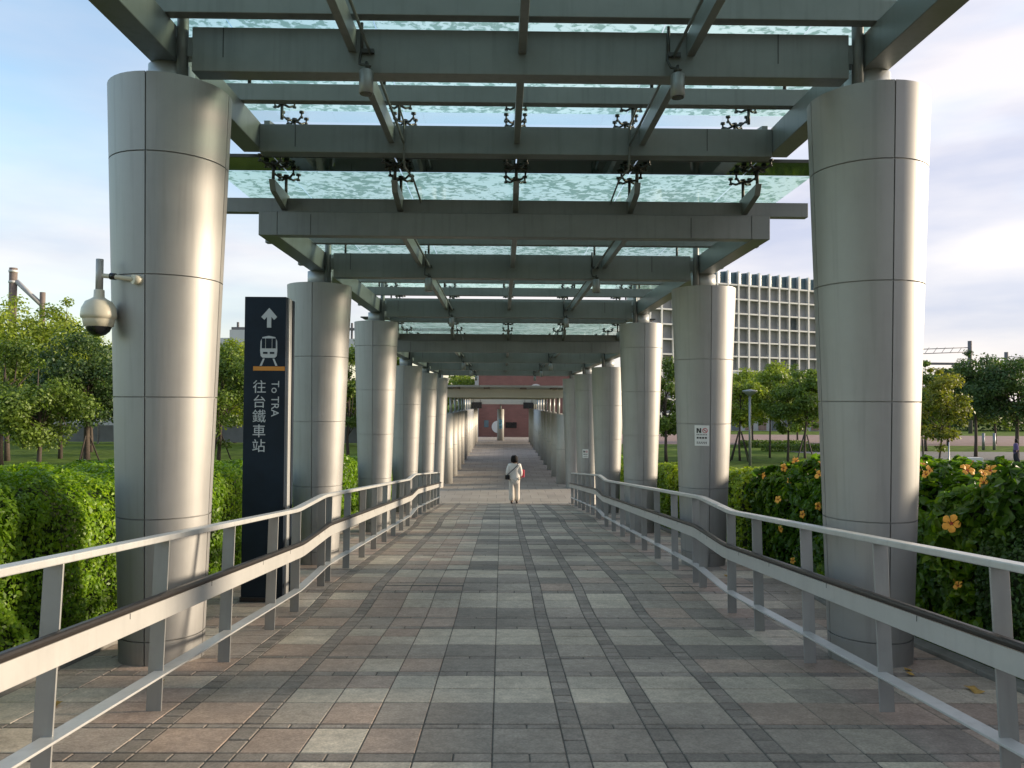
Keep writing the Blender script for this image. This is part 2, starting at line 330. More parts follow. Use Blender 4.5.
# slabs
def slab_geo(mb, x0, x1, y0, y1, mi, dz):
    g = .0035 if min(x1 - x0, y1 - y0) > .2 else .0045; x0 += g; x1 -= g; y0 += .007; y1 -= .007; c = .004
    z = [zf(y0) + dz, zf(y1) + dz]; yc = [y0 + c, y1 - c]; zc = [zf(yc[0]) + dz, zf(yc[1]) + dz]
    b0, b1 = z[0] - .03, z[1] - .03
    vs = [(x0, y0, b0), (x1, y0, b0), (x1, y1, b1), (x0, y1, b1), (x0, y0, z[0] - c), (x1, y0, z[0] - c), (x1, y1, z[1] - c), (x0, y1, z[1] - c),
          (x0 + c, yc[0], zc[0]), (x1 - c, yc[0], zc[0]), (x1 - c, yc[1], zc[1]), (x0 + c, yc[1], zc[1])]
    fs = [(8, 9, 10, 11)] + [(i, (i + 1) % 4, 4 + (i + 1) % 4, 4 + i) for i in range(4)] + [(4 + i, 4 + (i + 1) % 4, 8 + (i + 1) % 4, 8 + i) for i in range(4)]
    mb.add(vs, fs, mi)
XB = [-3.2, -2.86, -2.50, -2.155, ('b', -2.04), -1.92, -1.55, ('b', -1.43)]
XS = [(-3.2, -2.83, 's'), (-2.83, -2.42, 's'), (-2.42, -2.05, 's'), (-2.05, -1.935, 'b'), (-1.935, -1.55, 's'), (-1.55, -1.435, 'b'),
      (-1.435, -1.13, 's'), (-1.13, -.84, 's'), (-.84, -.555, 's'), (-.555, -.17, 's'), (-.17, .20, 's'), (.20, .315, 'b'), (.315, .67, 's'), (.67, .785, 'b'),
      (.785, 1.195, 's'), (1.195, 1.31, 'b'), (1.31, 1.70, 's'), (1.70, 2.02, 's'), (2.02, 2.40, 's'), (2.40, 2.80, 's'), (2.80, 3.2, 's')]
rows = []; y = 5.405 - 1.565 * 3
seq = [(.11, 'band'), (.375, 'mix'), (.07, 'band'), (.40, 'mix'), (.305, 'light'), (.305, 'light')]
i = 0
while y < 25.4:
    h, k = seq[i % 6]; rows.append((y, min(y + h, 25.6), k)); y += h; i += 1
pieces = []
for (y0, y1, k) in rows:
    if y1 < 1.6: continue
    y0 = max(y0, 1.55)
    for ci, (x0, x1, t) in enumerate(XS):
        if t == 'b' or k == 'band':
            if t == 'b':
                n = max(1, round((y1 - y0) / .16)); q = (y1 - y0) / n
                for j in range(n): pieces.append(('b', x0, x1, y0 + j * q, y0 + (j + 1) * q))
            else:
                n = max(1, round((x1 - x0) / .19)); q = (x1 - x0) / n
                for j in range(n): pieces.append(('b', x0 + j * q, x0 + (j + 1) * q, y0, y1))
        else:
            if k == 'light': pal = ['light'] * 9 + ['grey'] * (1 if -1.5 < x0 < 1.2 else 4) + ['red'] * (0 if abs(x0) < 1 else 2)
            elif -.6 < x0 < -.5: pal = ['dark'] * 5 + ['grey']
            elif x0 < -.6: pal = ['red'] * 5 + ['grey'] * 2 + ['light']
            elif x0 > 1.25: pal = ['red'] * 4 + ['grey'] * 3 + ['dark']
            else: pal = ['grey'] * 6 + ['dark'] * 2 + ['red']
            pieces.append(('s', x0, x1, y0, y1, rnd.choice(pal)))
def vis(p): return p[3] > 3.45
order_s = sorted([p for p in pieces if p[0] == 's'], key=lambda p: (not vis(p), p[3])); order_b = sorted([p for p in pieces if p[0] == 'b'], key=lambda p: (not vis(p), p[3]))
def slab_mat(p):
    return rnd.choice(SL['brick']) if p[0] == 'b' else rnd.choice(SL[p[5]])
for lst, nm, lim in ((order_s, 'slab', 300), (order_b, 'brick', 290)):
    for p in lst[:lim]:
        mb = MB(); slab_geo(mb, *p[1:5], 0, rnd.uniform(-.0015, .0015)); mb.build(nm, slab_mat(p), walk)
    mb = MB()
    for p in lst[lim:]:
        slab_geo(mb, *p[1:5], SLALL.index(slab_mat(p)), rnd.uniform(-.0015, .0015))
    mb.build('distant_' + nm + '_field', SLALL, walk, kind='stuff')
# level paving beyond the ramp
mb = MB().box(-6.0, 6.0, 25.604, 75, GZ - .1, -3.284)
o = mb.build('pavement', M['plaza']); props(o, 'level paved floor running under the far low canopy', 'pavement', kind='structure')

# ------------------------------------------------------------------ tapered columns
W, D0, SP = 2.6576, 5.93, 4.8885
TOPS = [2.3257, 1.5908, 1.5908, .9428, .9428, .9428]
RT, RB = .4357, .292
def panel_mesh(z0, z1, r0, r1, nm):
    g = .0045; n = 10; th = .02
    a0, a1 = g / r0, math.pi / 2 - g / r0
    mb = MB(); zz = (z0 + g, z1 - g); rr = (r0, r1)
    ring = lambda j, d: [((rr[j] - d) * math.cos(a0 + (a1 - a0) * k / n), (rr[j] - d) * math.sin(a0 + (a1 - a0) * k / n), zz[j]) for k in range(n + 1)]
    b, t, bi, ti = ring(0, 0), ring(1, 0), ring(0, th), ring(1, th)
    m = n + 1
    mb.add(b + t, [(k, k + 1, m + k + 1, m + k) for k in range(n)], 0, True)
    mb.add(t + ti, [(k, k + 1, m + k + 1, m + k) for k in range(n)])
    mb.add(bi + b, [(k, k + 1, m + k + 1, m + k) for k in range(n)])
    mb.add([b[0], t[0], ti[0], bi[0]], [(0, 1, 2, 3)]); mb.add([b[n], bi[n], ti[n], t[n]], [(0, 1, 2, 3)])
    return mb.mesh(nm, M['column'])
ORD = ['first', 'second', 'third', 'fourth', 'fifth', 'sixth']
for i in range(-2, 6):
    Y = D0 + SP * i; zb = zf(Y); T = TOPS[max(i, 0)]; zl = zf(Y - RB) ; z_low = min(zb, zf(Y + RB)) - .01
    lev = [z_low, zb + .195]
    while lev[-1] + .87 < T - .2: lev.append(lev[-1] + .87)
    lev.append(T)
    rad = lambda z: RB + (RT - RB) * (z - z_low) / (T - z_low)
    meshes = [panel_mesh(a - z_low, b - z_low, rad(a), rad(b), 'panel') for a, b in zip(lev, lev[1:])]
    core = MB().lathe([(rad(z_low) - .014, 0), (rad(T) - .014, T - z_low - .012)], (0, 0, 0), 40).mesh('joint_core', M['joint'])
    stub = MB().lathe([(.165, 0), (.165, .205)], (0, 0, T - z_low - .012), 28).mesh('stub_pipe', M['stub'])
    for s in (-1, 1):
        side = 'sign-side row, counted from the dome camera' if s < 0 else 'hibiscus-side row, counted from the flowering bush'
        extra = {(0, -1): 'tapered silver panelled column with the dome camera on its flank',
                 (0, 1): 'tapered silver panelled column standing right beside the orange hibiscus bush',
                 (1, 1): 'tapered silver column with a no smoking notice, second from the hibiscus bush'}.get((i, s), ('%s tapered silver column of the %s' % (ORD[i], side)) if i >= 0 else 'tapered silver column up the ramp, %s before the %s' % ('one' if i == -1 else 'two', 'dome camera column' if s < 0 else 'hibiscus bush column'))
        t = thing('tapered_column', (s * W, Y, z_low), extra, 'column', 'tapered silver columns carrying the glass canopy')
        link('joint_core', core, t); link('stub_pipe', stub, t)
        for me in meshes:
            for q in range(4): link('panel', me, t, rotz=q * math.pi / 2)
        px = -s * .145; 
        MB().tube([(s * W + px, Y - .16, T - .02), (s * W + px, Y - .16, T + .86)], .042, 10).build('downpipe', M['darkpipe'], t)

# ------------------------------------------------------------------ canopy
GH = .92
def spider_mesh(h):
    mb = MB(); mb.tube([(0, 0, -h), (0, 0, -.06)], .017, 8); mb.tube([(0, 0, -.085), (0, 0, -.045)], .03, 8)
    for sx in (-1, 1):
        for sy in (-1, 1):
            mb.tube([(0, 0, -.07), (sx * .06, sy * .06, -.085), (sx * .105, sy * .105, -.055)], [.016, .013, .011], 6)
            mb.tube([(sx * .105, sy * .105, -.075), (sx * .105, sy * .105, -.016)], .011, 6); mb.tube([(sx * .105, sy * .105, -.022), (sx * .105, sy * .105, -.001)], .027, 10)
            mb.tube([(sx * .105, sy * .105, -.078), (sx * .105, sy * .105, -.062)], .02, 8)
    return mb.mesh('spider_fitting', M['spider'])
SPIDER = spider_mesh(.30); SPIDER_S = spider_mesh(.24)
XJ = [-3.27, -2.5, -1.25, 0, 1.25, 2.5, 3.27]
def canopy(idx, T, y0, y1, cols, joints, gy0, gy1, label, front_dark, first):
    t = thing('glass_canopy', (0, y0, T), label, 'canopy', 'stepped glass canopy roofs over the walkway')
    zb, zt = T + .12, T + .45
    for s in (-1, 1):
        MB().box(s * W - .10, s * W + .10, y0, y1, T + .19, zt).build('main_beam', M['steel'], t, .006)
    xin = W - .102
    crossY = [(c - .20, c - .04) for c in cols] + [(y1 - .16, y1 - .002)]
    if not first: crossY.append((y0 + .002, y0 + .14))
    for a, b in crossY:
        front = (not first) and a < y0 + .1; xc = xin if (front or b > y1 - .01) else 2.43
        MB().box(-xc, xc, a, b, T + (.192 if front else (.145 if b > y1 - .01 else .095)), T + (.448 if front else .425)).build('cross_beam', M['steel'], t, .006)
        if xc < 2.5:
            for s in (-1, 1): MB().box(*sorted((s * 2.432, s * (xin + .001))), a + .03, b - .02, T + .22, T + .36).build('end_plate', M['steel'], t)
        for x in (-2.2, 1.9):        # bolted splice plates
            MB().box(x - .004, x + .004, a - .002, a + .001, T + .2, T + .42).build('splice_plate', M['spider'], t)
    # purlins on top
    p = joints
    for yj in p:
        hw = 2.82 if first and yj > 4 else 3.2
        MB().box(-hw, hw, yj - .05, yj + .05, zt + .003, zt + .16).build('purlin', M['steel'], t, .005)
    ys = sorted([y0 if first else y0 + .14] + [v for ab in crossY for v in ab])
    seg = sorted(crossY); st = (y0 if first else None); last = y0 if first else None
    for a, b in seg:
        if last is not None and a - last > .3:
            for x in (-1.25, 0, 1.25):
                MB().box(x - .03, x + .03, last, a, T + .25, T + .415).build('rafter', M['steel'], t, .004)
        last = b
    if not first:
        for x in (-2.5, -1.25, 0, 1.25, 2.5):
            w = .03
            v = [(x - w, y0 - .36, zt + .12), (x + w, y0 - .36, zt + .12), (x + w, y0 + .16, zt + .003), (x - w, y0 + .16, zt + .003),
                 (x - w, y0 - .42, zt + .23), (x + w, y0 - .42, zt + .23), (x + w, y0 + .16, zt + .20), (x - w, y0 + .16, zt + .20)]
            MB().hexa(v).build('bracket_arm', M['steel'], t, .004)
            link('spider_fitting', SPIDER_S, t, (x, -.36, GH))
    for x in XJ[1:-1]:      # rear cantilevers carrying the overhanging panes
        v = [(x - .03, y1 - .10, zt - .02), (x + .03, y1 - .10, zt - .02), (x + .03, y1 + .95, zt + .12), (x - .03, y1 + .95, zt + .12),
             (x - .03, y1 - .10, zt + .03), (x + .03, y1 - .10, zt + .03), (x + .03, y1 + 1.0, zt + .20), (x - .03, y1 + 1.0, zt + .20)]
        MB().hexa(v).build('bracket_arm', M['steel'], t, .004)
        for dd in (.42, .93): link('spider_fitting', SPIDER_S, t, (x, y1 + dd - y0, GH))
    for yj in p:
        for x in XJ[1:-1]:
            link('spider_fitting', SPIDER, t, (x, yj - y0, GH))
    gys = [gy0] + [q for q in p if gy0 + .15 < q < gy1 - .15] + [gy1]
    for a, b in zip(gys, gys[1:]):
        for x0, x1 in zip(XJ, XJ[1:]):
            gm = M['glass']
            mb = MB().box(x0 + .006, x1 - .006, a + .006, b - .006, T + GH, T + GH + .018); mb.m = [0, 1, 1, 1, 1, 1]; mb.build('glass_pane', [gm, M['gbody']], t)
    if not first:   # leading glass strip, dark reflection put into its colour
        for x0, x1 in zip(XJ, XJ[1:]):
            MB().box(x0 + .006, x1 - .006, gy0 - .50, gy0 - .006, T + GH, T + GH + .018).build('glass_reflection_strip', M['darkreflection'], t)
        for x0, x1 in zip(XJ, XJ[1:]):
            MB().box(x0 + .006, x1 - .006, gy0 - .52, gy0 - .503, T + GH - .012, T + GH + .02).build('edge_trim', M['spider'], t)
    else:
        for x0, x1 in zip(XJ, XJ[1:]):
            mb = MB().box(x0 + .006, x1 - .006, gy1 + .006, gy1 + .35, T + GH, T + GH + .018); mb.m = [0, 1, 1, 1, 1, 1]; mb.build('clear_glass_strip', [M['clear'], M['gbody']], t)
    # conduits along the rafters
    for x in (-1.12, 1.12):
        if y1 < 20: MB().tube([(x, y1 - .60, T + .46), (x, y1 - .22, T + .44), (x, y1 - .175, T + .36), (x, y1 - .175, T + .10), (x, y1 - .12, T + .02), (x * .95, y1 + .15, T - .02), (x * .90, y1 + .42, T - .20)], .010, 6).build('conduit', M['darkpipe'], t)
        MB().tube([(x, y0 + (.0 if first else .15), T + .24), (x, y1 - .2, T + .24)], .012, 6).build('conduit', M['darkpipe'], t)
    return t
canopy(0, TOPS[0], -9.0, 7.90, [D0 - 2 * SP, D0 - SP, D0], [-8.9, -7.3, -5.65, -4.05, -2.45, -.85, .75, 2.35, 4.0, 5.62, 7.25], -9.0, 8.72, 'first and highest glass canopy bay over the dome camera column', False, True)
canopy(1, TOPS[1], 8.40, 17.10, [D0 + SP, D0 + 2 * SP], [8.52, 10.15, 11.77, 13.4, 15.02, 16.65], 8.52, 18.15, 'middle glass canopy stepped below the first, over the dark sign', True, False)
canopy(2, TOPS[2 + 1], 17.70, 31.0, [D0 + SP * k for k in (3, 4, 5)], [17.82, 19.45, 21.07, 22.7, 24.3, 25.95, 27.6, 29.2, 30.7], 17.82, 31.3, 'lowest stepped glass canopy over the walking woman in white', True, False)
# can spotlights on the column-line beams
def spot(x, y, T, label):
    t = thing('can_spotlight', (x, y, T), label, 'spotlight', 'can spotlights under the cross beams')
    MB().lathe([(.048, 0), (.052, .004), (.052, .165), (.03, .18)], (x, y - .10, T - .10), 16).build('can', M['can'], t)
    MB().lathe([(.044, -.004), (.044, .006)], (x, y - .10, T - .10), 14).build('lens', M['lens'], t)
    MB().tube([(x, y - .10, T + .075), (x + .03, y - .10, T + .10), (x - .05, y - .10, T + .12), (x - .06, y - .03, T + .2), (x - .05, y - .02, T + .26)], .010, 6).build('flex_cable', M['spider'], t)
    mb = MB().box(x - .06, x + .04, y - .03, y - .002, T + .235, T + .265); mb.tube([(x - .05, y - .018, T + .24), (x - .05, y - .018, T + .46)], .012, 6)
    mb.build('bracket', M['spider'], t)
    MB().tube([(x, y - .10, T + .075), (x, y - .1, T + .13), (x, y - .002, T + .13)], .012, 6).build('arm', M['spider'], t)
for i in range(6):
    for x, sd_ in ((-1.13, 'sign'), (1.13, 'hibiscus')):
        spot(x, D0 + SP * i - .20, TOPS[i], 'small can spotlight on the %s column pair beam, %s side' % (ORD[i], sd_))

# ------------------------------------------------------------------ railings
RAILY = [1.6, 7.72, 8.90, 17.0, 18.2, 25.15]
def railpath(h, y0=1.6, y1=25.15):
    ys = sorted(set([y0, y1] + [b + d for b in RAILY[1:-1] for d in (-.12, -.06, -.02, .02, .06, .12)]))
    sm = lambda y: sum(zf(y + d) for d in (-.12, -.06, 0, .06, .12)) / 5
    return [(y, sm(y) + h) for y in ys]
def sweep(mb, path, x0, x1, h0, h1):
    n = len(path); vs = []
    for y, z in path: vs += [(x0, y, z + h0), (x1, y, z + h0), (x1, y, z + h1), (x0, y, z + h1)]
    fs = []
    for i in range(n - 1):
        for k in range(4):
            k2 = (k + 1) % 4; fs.append((4 * i + k, 4 * (i + 1) + k, 4 * (i + 1) + k2, 4 * i + k2))
    fs += [(0, 1, 2, 3), tuple(4 * (n - 1) + k for k in (3, 2, 1, 0))]
    return mb.add(vs, fs)
POSTS = [2.35, 3.49, 4.62, 5.77, 6.9, 7.72, 8.84, 9.12, 10.25, 11.4, 12.45, 13.57, 14.7, 15.85, 16.95, 18.15, 18.45, 19.5, 20.6, 21.7, 22.8, 23.9, 25.1]
for s in (-1, 1):
    t = thing('ramp_railing', (s * 2.15, 1.6, zf(1.6)), 'silver metal ramp railing with dark handrail in front of the ' + ('navy sign' if s < 0 else 'hibiscus bush'), 'railing', 'ramp railings along the walkway')
    X = lambda a, b: sorted((s * a, s * b))
    sweep(MB(), railpath(.985), *X(2.10, 2.185), -.008, .028).build('top_rail', M['railtop'], t, .006)
    sweep(MB(), railpath(.55), *X(2.056, 2.074), -.005, .105).build('rail_band', M['band'], t, .004)
    sweep(MB(), railpath(.55), *X(2.076, 2.150), -.005, .004).build('band_flange', M['railtop'], t)
    sweep(MB(), railpath(.655), *X(2.040, 2.092), .004, .040).build('handrail_cap', M['rubber'], t, .014)
    sweep(MB(), railpath(.215), *X(2.060, 2.152), 0, .013).build('lower_rail', M['railtop'], t, .003)
    for y in POSTS:
        sl = (zf(y + .05) - zf(y - .05)) / .1; dy = -sl * 1.0 ; z0 = zf(y)
        xa, xb = X(2.10, 2.188)
        # thin plate square to the slope, broad side facing along the ramp
        mb = MB().hexa([(xa, y - .006, z0 - .03), (xb, y - .006, z0 - .03), (xb, y + .006, z0 - .03), (xa, y + .006, z0 - .03),
                        (xa, y - .006 + dy, z0 + .978), (xb, y - .006 + dy, z0 + .978), (xb, y + .006 + dy, z0 + .978), (xa, y + .006 + dy, z0 + .978)])
        mb.build('post', M['rail'], t, .002)
        if y > 2: MB().box(*X(2.0545, 2.0565), y - .502, y - .497, zf(y - .5) + .625, zf(y - .5) + .654).build('band_joint', M['ink'], t)
        MB().box(s * 2.08 - .012, s * 2.08 + .012, y + dy * .55 - .03, y + dy * .55 - .012, z0 + .56, z0 + .64).build('band_clip', M['rail'], t)

# ------------------------------------------------------------------ text helper
def text_mesh(body, size, nm, mat, extr=.0015):
    cu = bpy.data.curves.new(nm, 'FONT'); cu.body = body; cu.size = size; cu.extrude = extr; cu.align_x = 'CENTER'; cu.align_y = 'CENTER'
    o = bpy.data.objects.new(nm, cu); COL.objects.link(o); bpy.context.view_layer.update()
    dg = bpy.context.evaluated_depsgraph_get(); me = bpy.data.meshes.new_from_object(o.evaluated_get(dg)); bpy.data.objects.remove(o)
    me.materials.clear(); me.materials.append(mat); me.name = nm; return me
# ------------------------------------------------------------------ sign totem
SX, SY, SZ = -2.575, 8.12, zf(8.1)
t = thing('sign_totem', (SX, SY, SZ), 'tall navy wayfinding totem with arrow, train pictogram and white characters', 'sign')
HT = 3.14; wd2 = .224
MB().box(SX - wd2, SX + wd2 - .02, SY, SY + .10, SZ + .05, SZ + HT).build('face_panel', M['navy'], t, .004)
MB().box(SX - wd2 + .02, SX + wd2 + .0, SY + .06, SY + .155, SZ + .03, SZ + HT - .01).build('aluminium_spine', M['signside'], t, .004)
MB().box(SX - wd2, SX + wd2 + .012, SY + .158, SY + .22, SZ + .05, SZ + HT - .02).build('rear_panel', M['navy'], t, .004)
MB().box(SX - wd2 - .01, SX + wd2 + .01, SY - .01, SY + .24, SZ - .01, SZ + .05).build('plinth', M['black'], t, .004)
def flat(poly, y=0., th=.003):   # poly in (x,z), extruded toward -Y
    n = len(poly); vs = [(x, y, z) for x, z in poly] + [(x, y - th, z) for x, z in poly]
    return vs, [tuple(range(n, 2 * n)), tuple(range(n))[::-1]] + [(i, n + i, n + (i + 1) % n, (i + 1) % n) for i in range(n)]
fx, fy, fz = SX - .01, SY - .0005, SZ + HT
def px2(dx, py):     # dx metres from face centre, py metres below the top
    return (fx + dx, fz - py)
ax = .04
arrow = [(-.0, 0), (.082, -.095), (.05, -.125), (.022, -.093), (.022, -.205), (-.022, -.205), (-.022, -.093), (-.05, -.125), (-.082, -.095)]
v, f = flat([(fx + ax + a, fz - .115 + b) for a, b in arrow][::-1], fy); 
me_arrow = MB().add(v, f); me_arrow.build('arrow', M['signtext'], t)
def rect(mb, x0, x1, p0, p1, y=None, mi=0):
    v, f = flat([(fx + x0, fz - p1), (fx + x1, fz - p1), (fx + x1, fz - p0), (fx + x0, fz - p0)], fy if y is None else y); mb.add(v, f, mi)
tb = MB()   # train pictogram: rounded front, dark windows, feet
bodyp = [(-.088, .56), (-.085, .46), (-.065, .418), (0, .405), (.065, .418), (.085, .46), (.088, .56), (.082, .615), (.062, .632), (-.062, .632), (-.082, .615)]
v, f = flat([(fx + ax + a, fz - b) for a, b in bodyp], fy); tb.add(v, f)
for sg in (-1, 1):
    v, f = flat([(fx + ax + sg * a, fz - b) for a, b in ((.040, .64), (.058, .64), (.092, .715), (.070, .715))], fy); tb.add(v, f)
tb.build('train_pictogram', M['signtext'], t)
wb = MB()
for a, b in ((-.072, -.037), (-.030, .030), (.037, .072)): rect(wb, ax + a, ax + b, .432, .535, fy - .0032)
rect(wb, ax - .058, ax - .012, .572, .592, fy - .0032); rect(wb, ax + .012, ax + .058, .572, .592, fy - .0032)
wb.build('pictogram_windows', M['navy'], t)
ob = MB(); rect(ob, -.118, .205, .722, .765); ob.build('orange_bar', M['orange'], t)
def put_text(body, size, x, p, rot=0):
    me = text_mesh(body, size, 'lettering', M['signtext'])
    o = link('lettering', me, t, (x + fx - SX, -.002, HT - p)); o.rotation_euler = (R(90), rot, 0)
for k, ch in enumerate('往台鐵車站'): put_text(ch, .143, -.050, .942 + k * .152)
put_text('To TRA', .112, .108, 1.055, R(90))

# ------------------------------------------------------------------ dome camera on the first column
cp = Vector((-2.98, 5.55, .66))
t = thing('dome_camera', tuple(cp), 'cream dome security camera bracketed to the first sign-side column', 'camera')
cx, cy = cp.x, cp.y; z0 = .445
MB().lathe([(.05, .06), (.095, .075), (.104, .118), (.104, .128), (.114, .131), (.118, .15), (.112, .20), (.088, .248), (.055, .266), (.036, .28), (.034, .33), (.026, .335)], (cx, cy, z0), 28).build('housing', M['cream'], t)
MB().lathe([(.015, .005), (.045, .015), (.072, .04), (.084, .068), (.082, .08)], (cx, cy, z0), 24).build('dome', M['black'], t)
MB().tube([(cx, cy, z0 + .33), (cx, cy, z0 + .55)], .025, 14).build('drop_pipe', M['cream2'], t)
hx, hy, hz_ = -2.72, 5.53, z0 + .405
MB().tube([(cx, cy, z0 + .435), (cx + .08, cy + .01, z0 + .43), (hx, hy, hz_)], .017, 10).build('bracket_arm', M['cream'], t)
MB().tube([(cx + .07, cy + .01, z0 + .432), (cx + .11, cy + .012, z0 + .428)], .024, 12).build('collar', M['black'], t)
MB().tube([(hx - .012, hy - .012, hz_), (hx + .03, hy + .04, hz_)], .034, 12).build('wall_flange', M['cream'], t)

# ------------------------------------------------------------------ no smoking notices
def notice(i, s, zc, label, az):
    Y = D0 + SP * i; zb = zf(Y + RB) - .01; T = TOPS[i]; r = RB + (RT - RB) * (zc - zb) / (T - zb)
    t = thing('notice', (s * W, Y, zc), label, 'notice', 'no smoking notices stuck on columns')
    w, h = .19, .275
    def pt(u, v, d):
        a = az + u / r; rr = r + v * (RT - RB) / (T - zb) + d
        return (s * W + rr * math.sin(a), Y - rr * math.cos(a), zc + v)
    def patch(u0, u1, v0, v1, d, nm, mat, n=6):
        vs, fs = [], []
        for k in range(n + 1):
            u = u0 + (u1 - u0) * k / n; vs += [pt(u, v0, d), pt(u, v1, d), pt(u, v0, d - .004), pt(u, v1, d - .004)]
        for k in range(n):
            b = 4 * k; fs += [(b, b + 4, b + 5, b + 1), (b + 1, b + 5, b + 7, b + 3), (b + 2, b, b + 4, b + 6)][:3]
        fs += [(0, 1, 3, 2), (4 * n, 4 * n + 2, 4 * n + 3, 4 * n + 1)]
        MB().add(vs, fs).build(nm, mat, t)
    patch(-w / 2, w / 2, -h / 2, h / 2, .006, 'plate', M['white'])
    def strokes(polys, nm, mat, d=.0085):
        mb = MB()
        for p in polys:
            vs = [pt(u, v, d) for u, v in p]; mb.add(vs, [tuple(range(len(vs)))])
        mb.build(nm, mat, t)
    strokes([[(-.068, .035), (-.050, .035), (-.050, .100), (-.068, .100)], [(-.026, .035), (-.008, .035), (-.008, .100), (-.026, .100)], [(-.030, .035), (-.022, .050), (-.046, .100), (-.054, .085)]], 'letter_n', M['ink'])
    ring = []
    for k in range(20):
        a, b = 2 * math.pi * k / 20, 2 * math.pi * (k + 1) / 20
        ring.append([(.040 + .034 * math.cos(a), .067 + .034 * math.sin(a)), (.040 + .034 * math.cos(b), .067 + .034 * math.sin(b)), (.040 + .025 * math.cos(b), .067 + .025 * math.sin(b)), (.040 + .025 * math.cos(a), .067 + .025 * math.sin(a))])
    ring.append([(.017, .086), (.022, .092), (.064, .048), (.058, .042)])
    strokes(ring, 'prohibition_ring', M['red'])
    strokes([[(.025, .063), (.055, .063), (.055, .070), (.025, .070)]], 'cigarette', M['ink'], .008)
    bars = []
    for v, hh, segs in ((.012, .012, 7), (-.030, .022, 4), (-.088, .010, 5), (-.106, .008, 6)):
        for k in range(segs):
            u0 = -.07 + .14 * k / segs; bars.append([(u0 + .003, v - hh / 2), (u0 + .14 / segs - .006, v - hh / 2), (u0 + .14 / segs - .006, v + hh / 2), (u0 + .003, v + hh / 2)])
    strokes(bars, 'small_print', M['ink'])
notice(1, 1, -.425, 'white no smoking notice on the second hibiscus-side column', R(-17.5))
notice(4, 1, -1.62, 'small white notice on the fifth hibiscus-side column, farther along', R(-16))

# ------------------------------------------------------------------ vegetation
def leaf_object(name, P, Nn, size, mat, parent, rg, fold=False, aspect=.55, var=None, up=None):
    n = len(P); d = rg.normal(size=(n, 3)); 
    if up is not None: d = d * .6 + up
    Nn = Nn / np.maximum(np.linalg.norm(Nn, axis=1, keepdims=True), 1e-6)
    d -= Nn * (d * Nn).sum(1, keepdims=True); d /= np.maximum(np.linalg.norm(d, axis=1, keepdims=True), 1e-6)
    s = np.cross(Nn, d); sz = (size * rg.uniform(.65, 1.3, n))[:, None]; w = sz * aspect * .5
    if fold:
        dip = Nn * sz * .12
        V = np.stack([P - d * sz * .5, P - d * sz * .12 + s * w + dip, P + d * sz * .2 + s * w * .8 + dip, P + d * sz * .55 - dip, P + d * sz * .2 - s * w * .8 + dip, P - d * sz * .12 - s * w + dip], 1).reshape(-1, 3)
        k = 6; F = np.array([[0, 1, 2, 3], [0, 3, 4, 5]])
    else:
        V = np.stack([P - d * sz * .5, P + s * w + Nn * sz * .08, P + d * sz * .5, P - s * w + Nn * sz * .08], 1).reshape(-1, 3); k = 4; F = np.array([[0, 1, 2, 3]])
    fa = (np.arange(n)[:, None, None] * k + F[None]).reshape(-1, 4)
    me = bpy.data.meshes.new(name); off = np.array(root_loc(parent)); me.vertices.add(len(V)); me.vertices.foreach_set('co', (V - off).astype(np.float32).ravel())
    nf = len(fa); me.loops.add(nf * 4); me.loops.foreach_set('vertex_index', fa.astype(np.int32).ravel()); me.polygons.add(nf)
    me.polygons.foreach_set('loop_start', np.arange(0, nf * 4, 4, dtype=np.int32)); me.polygons.foreach_set('loop_total', np.full(nf, 4, np.int32))
    me.materials.append(mat); at = me.attributes.new('var', 'FLOAT', 'FACE')
    vv = rg.beta(2.2, 2.2, n) if var is None else var
    at.data.foreach_set('value', np.repeat(vv, nf // n).astype(np.float32)); me.update(); me.validate()
    o = link(name, me, parent); return o
def nzv(P, sc_, seed):
    return np.array([noise.noise((p[0] * sc_ + seed, p[1] * sc_, p[2] * sc_)) for p in P])

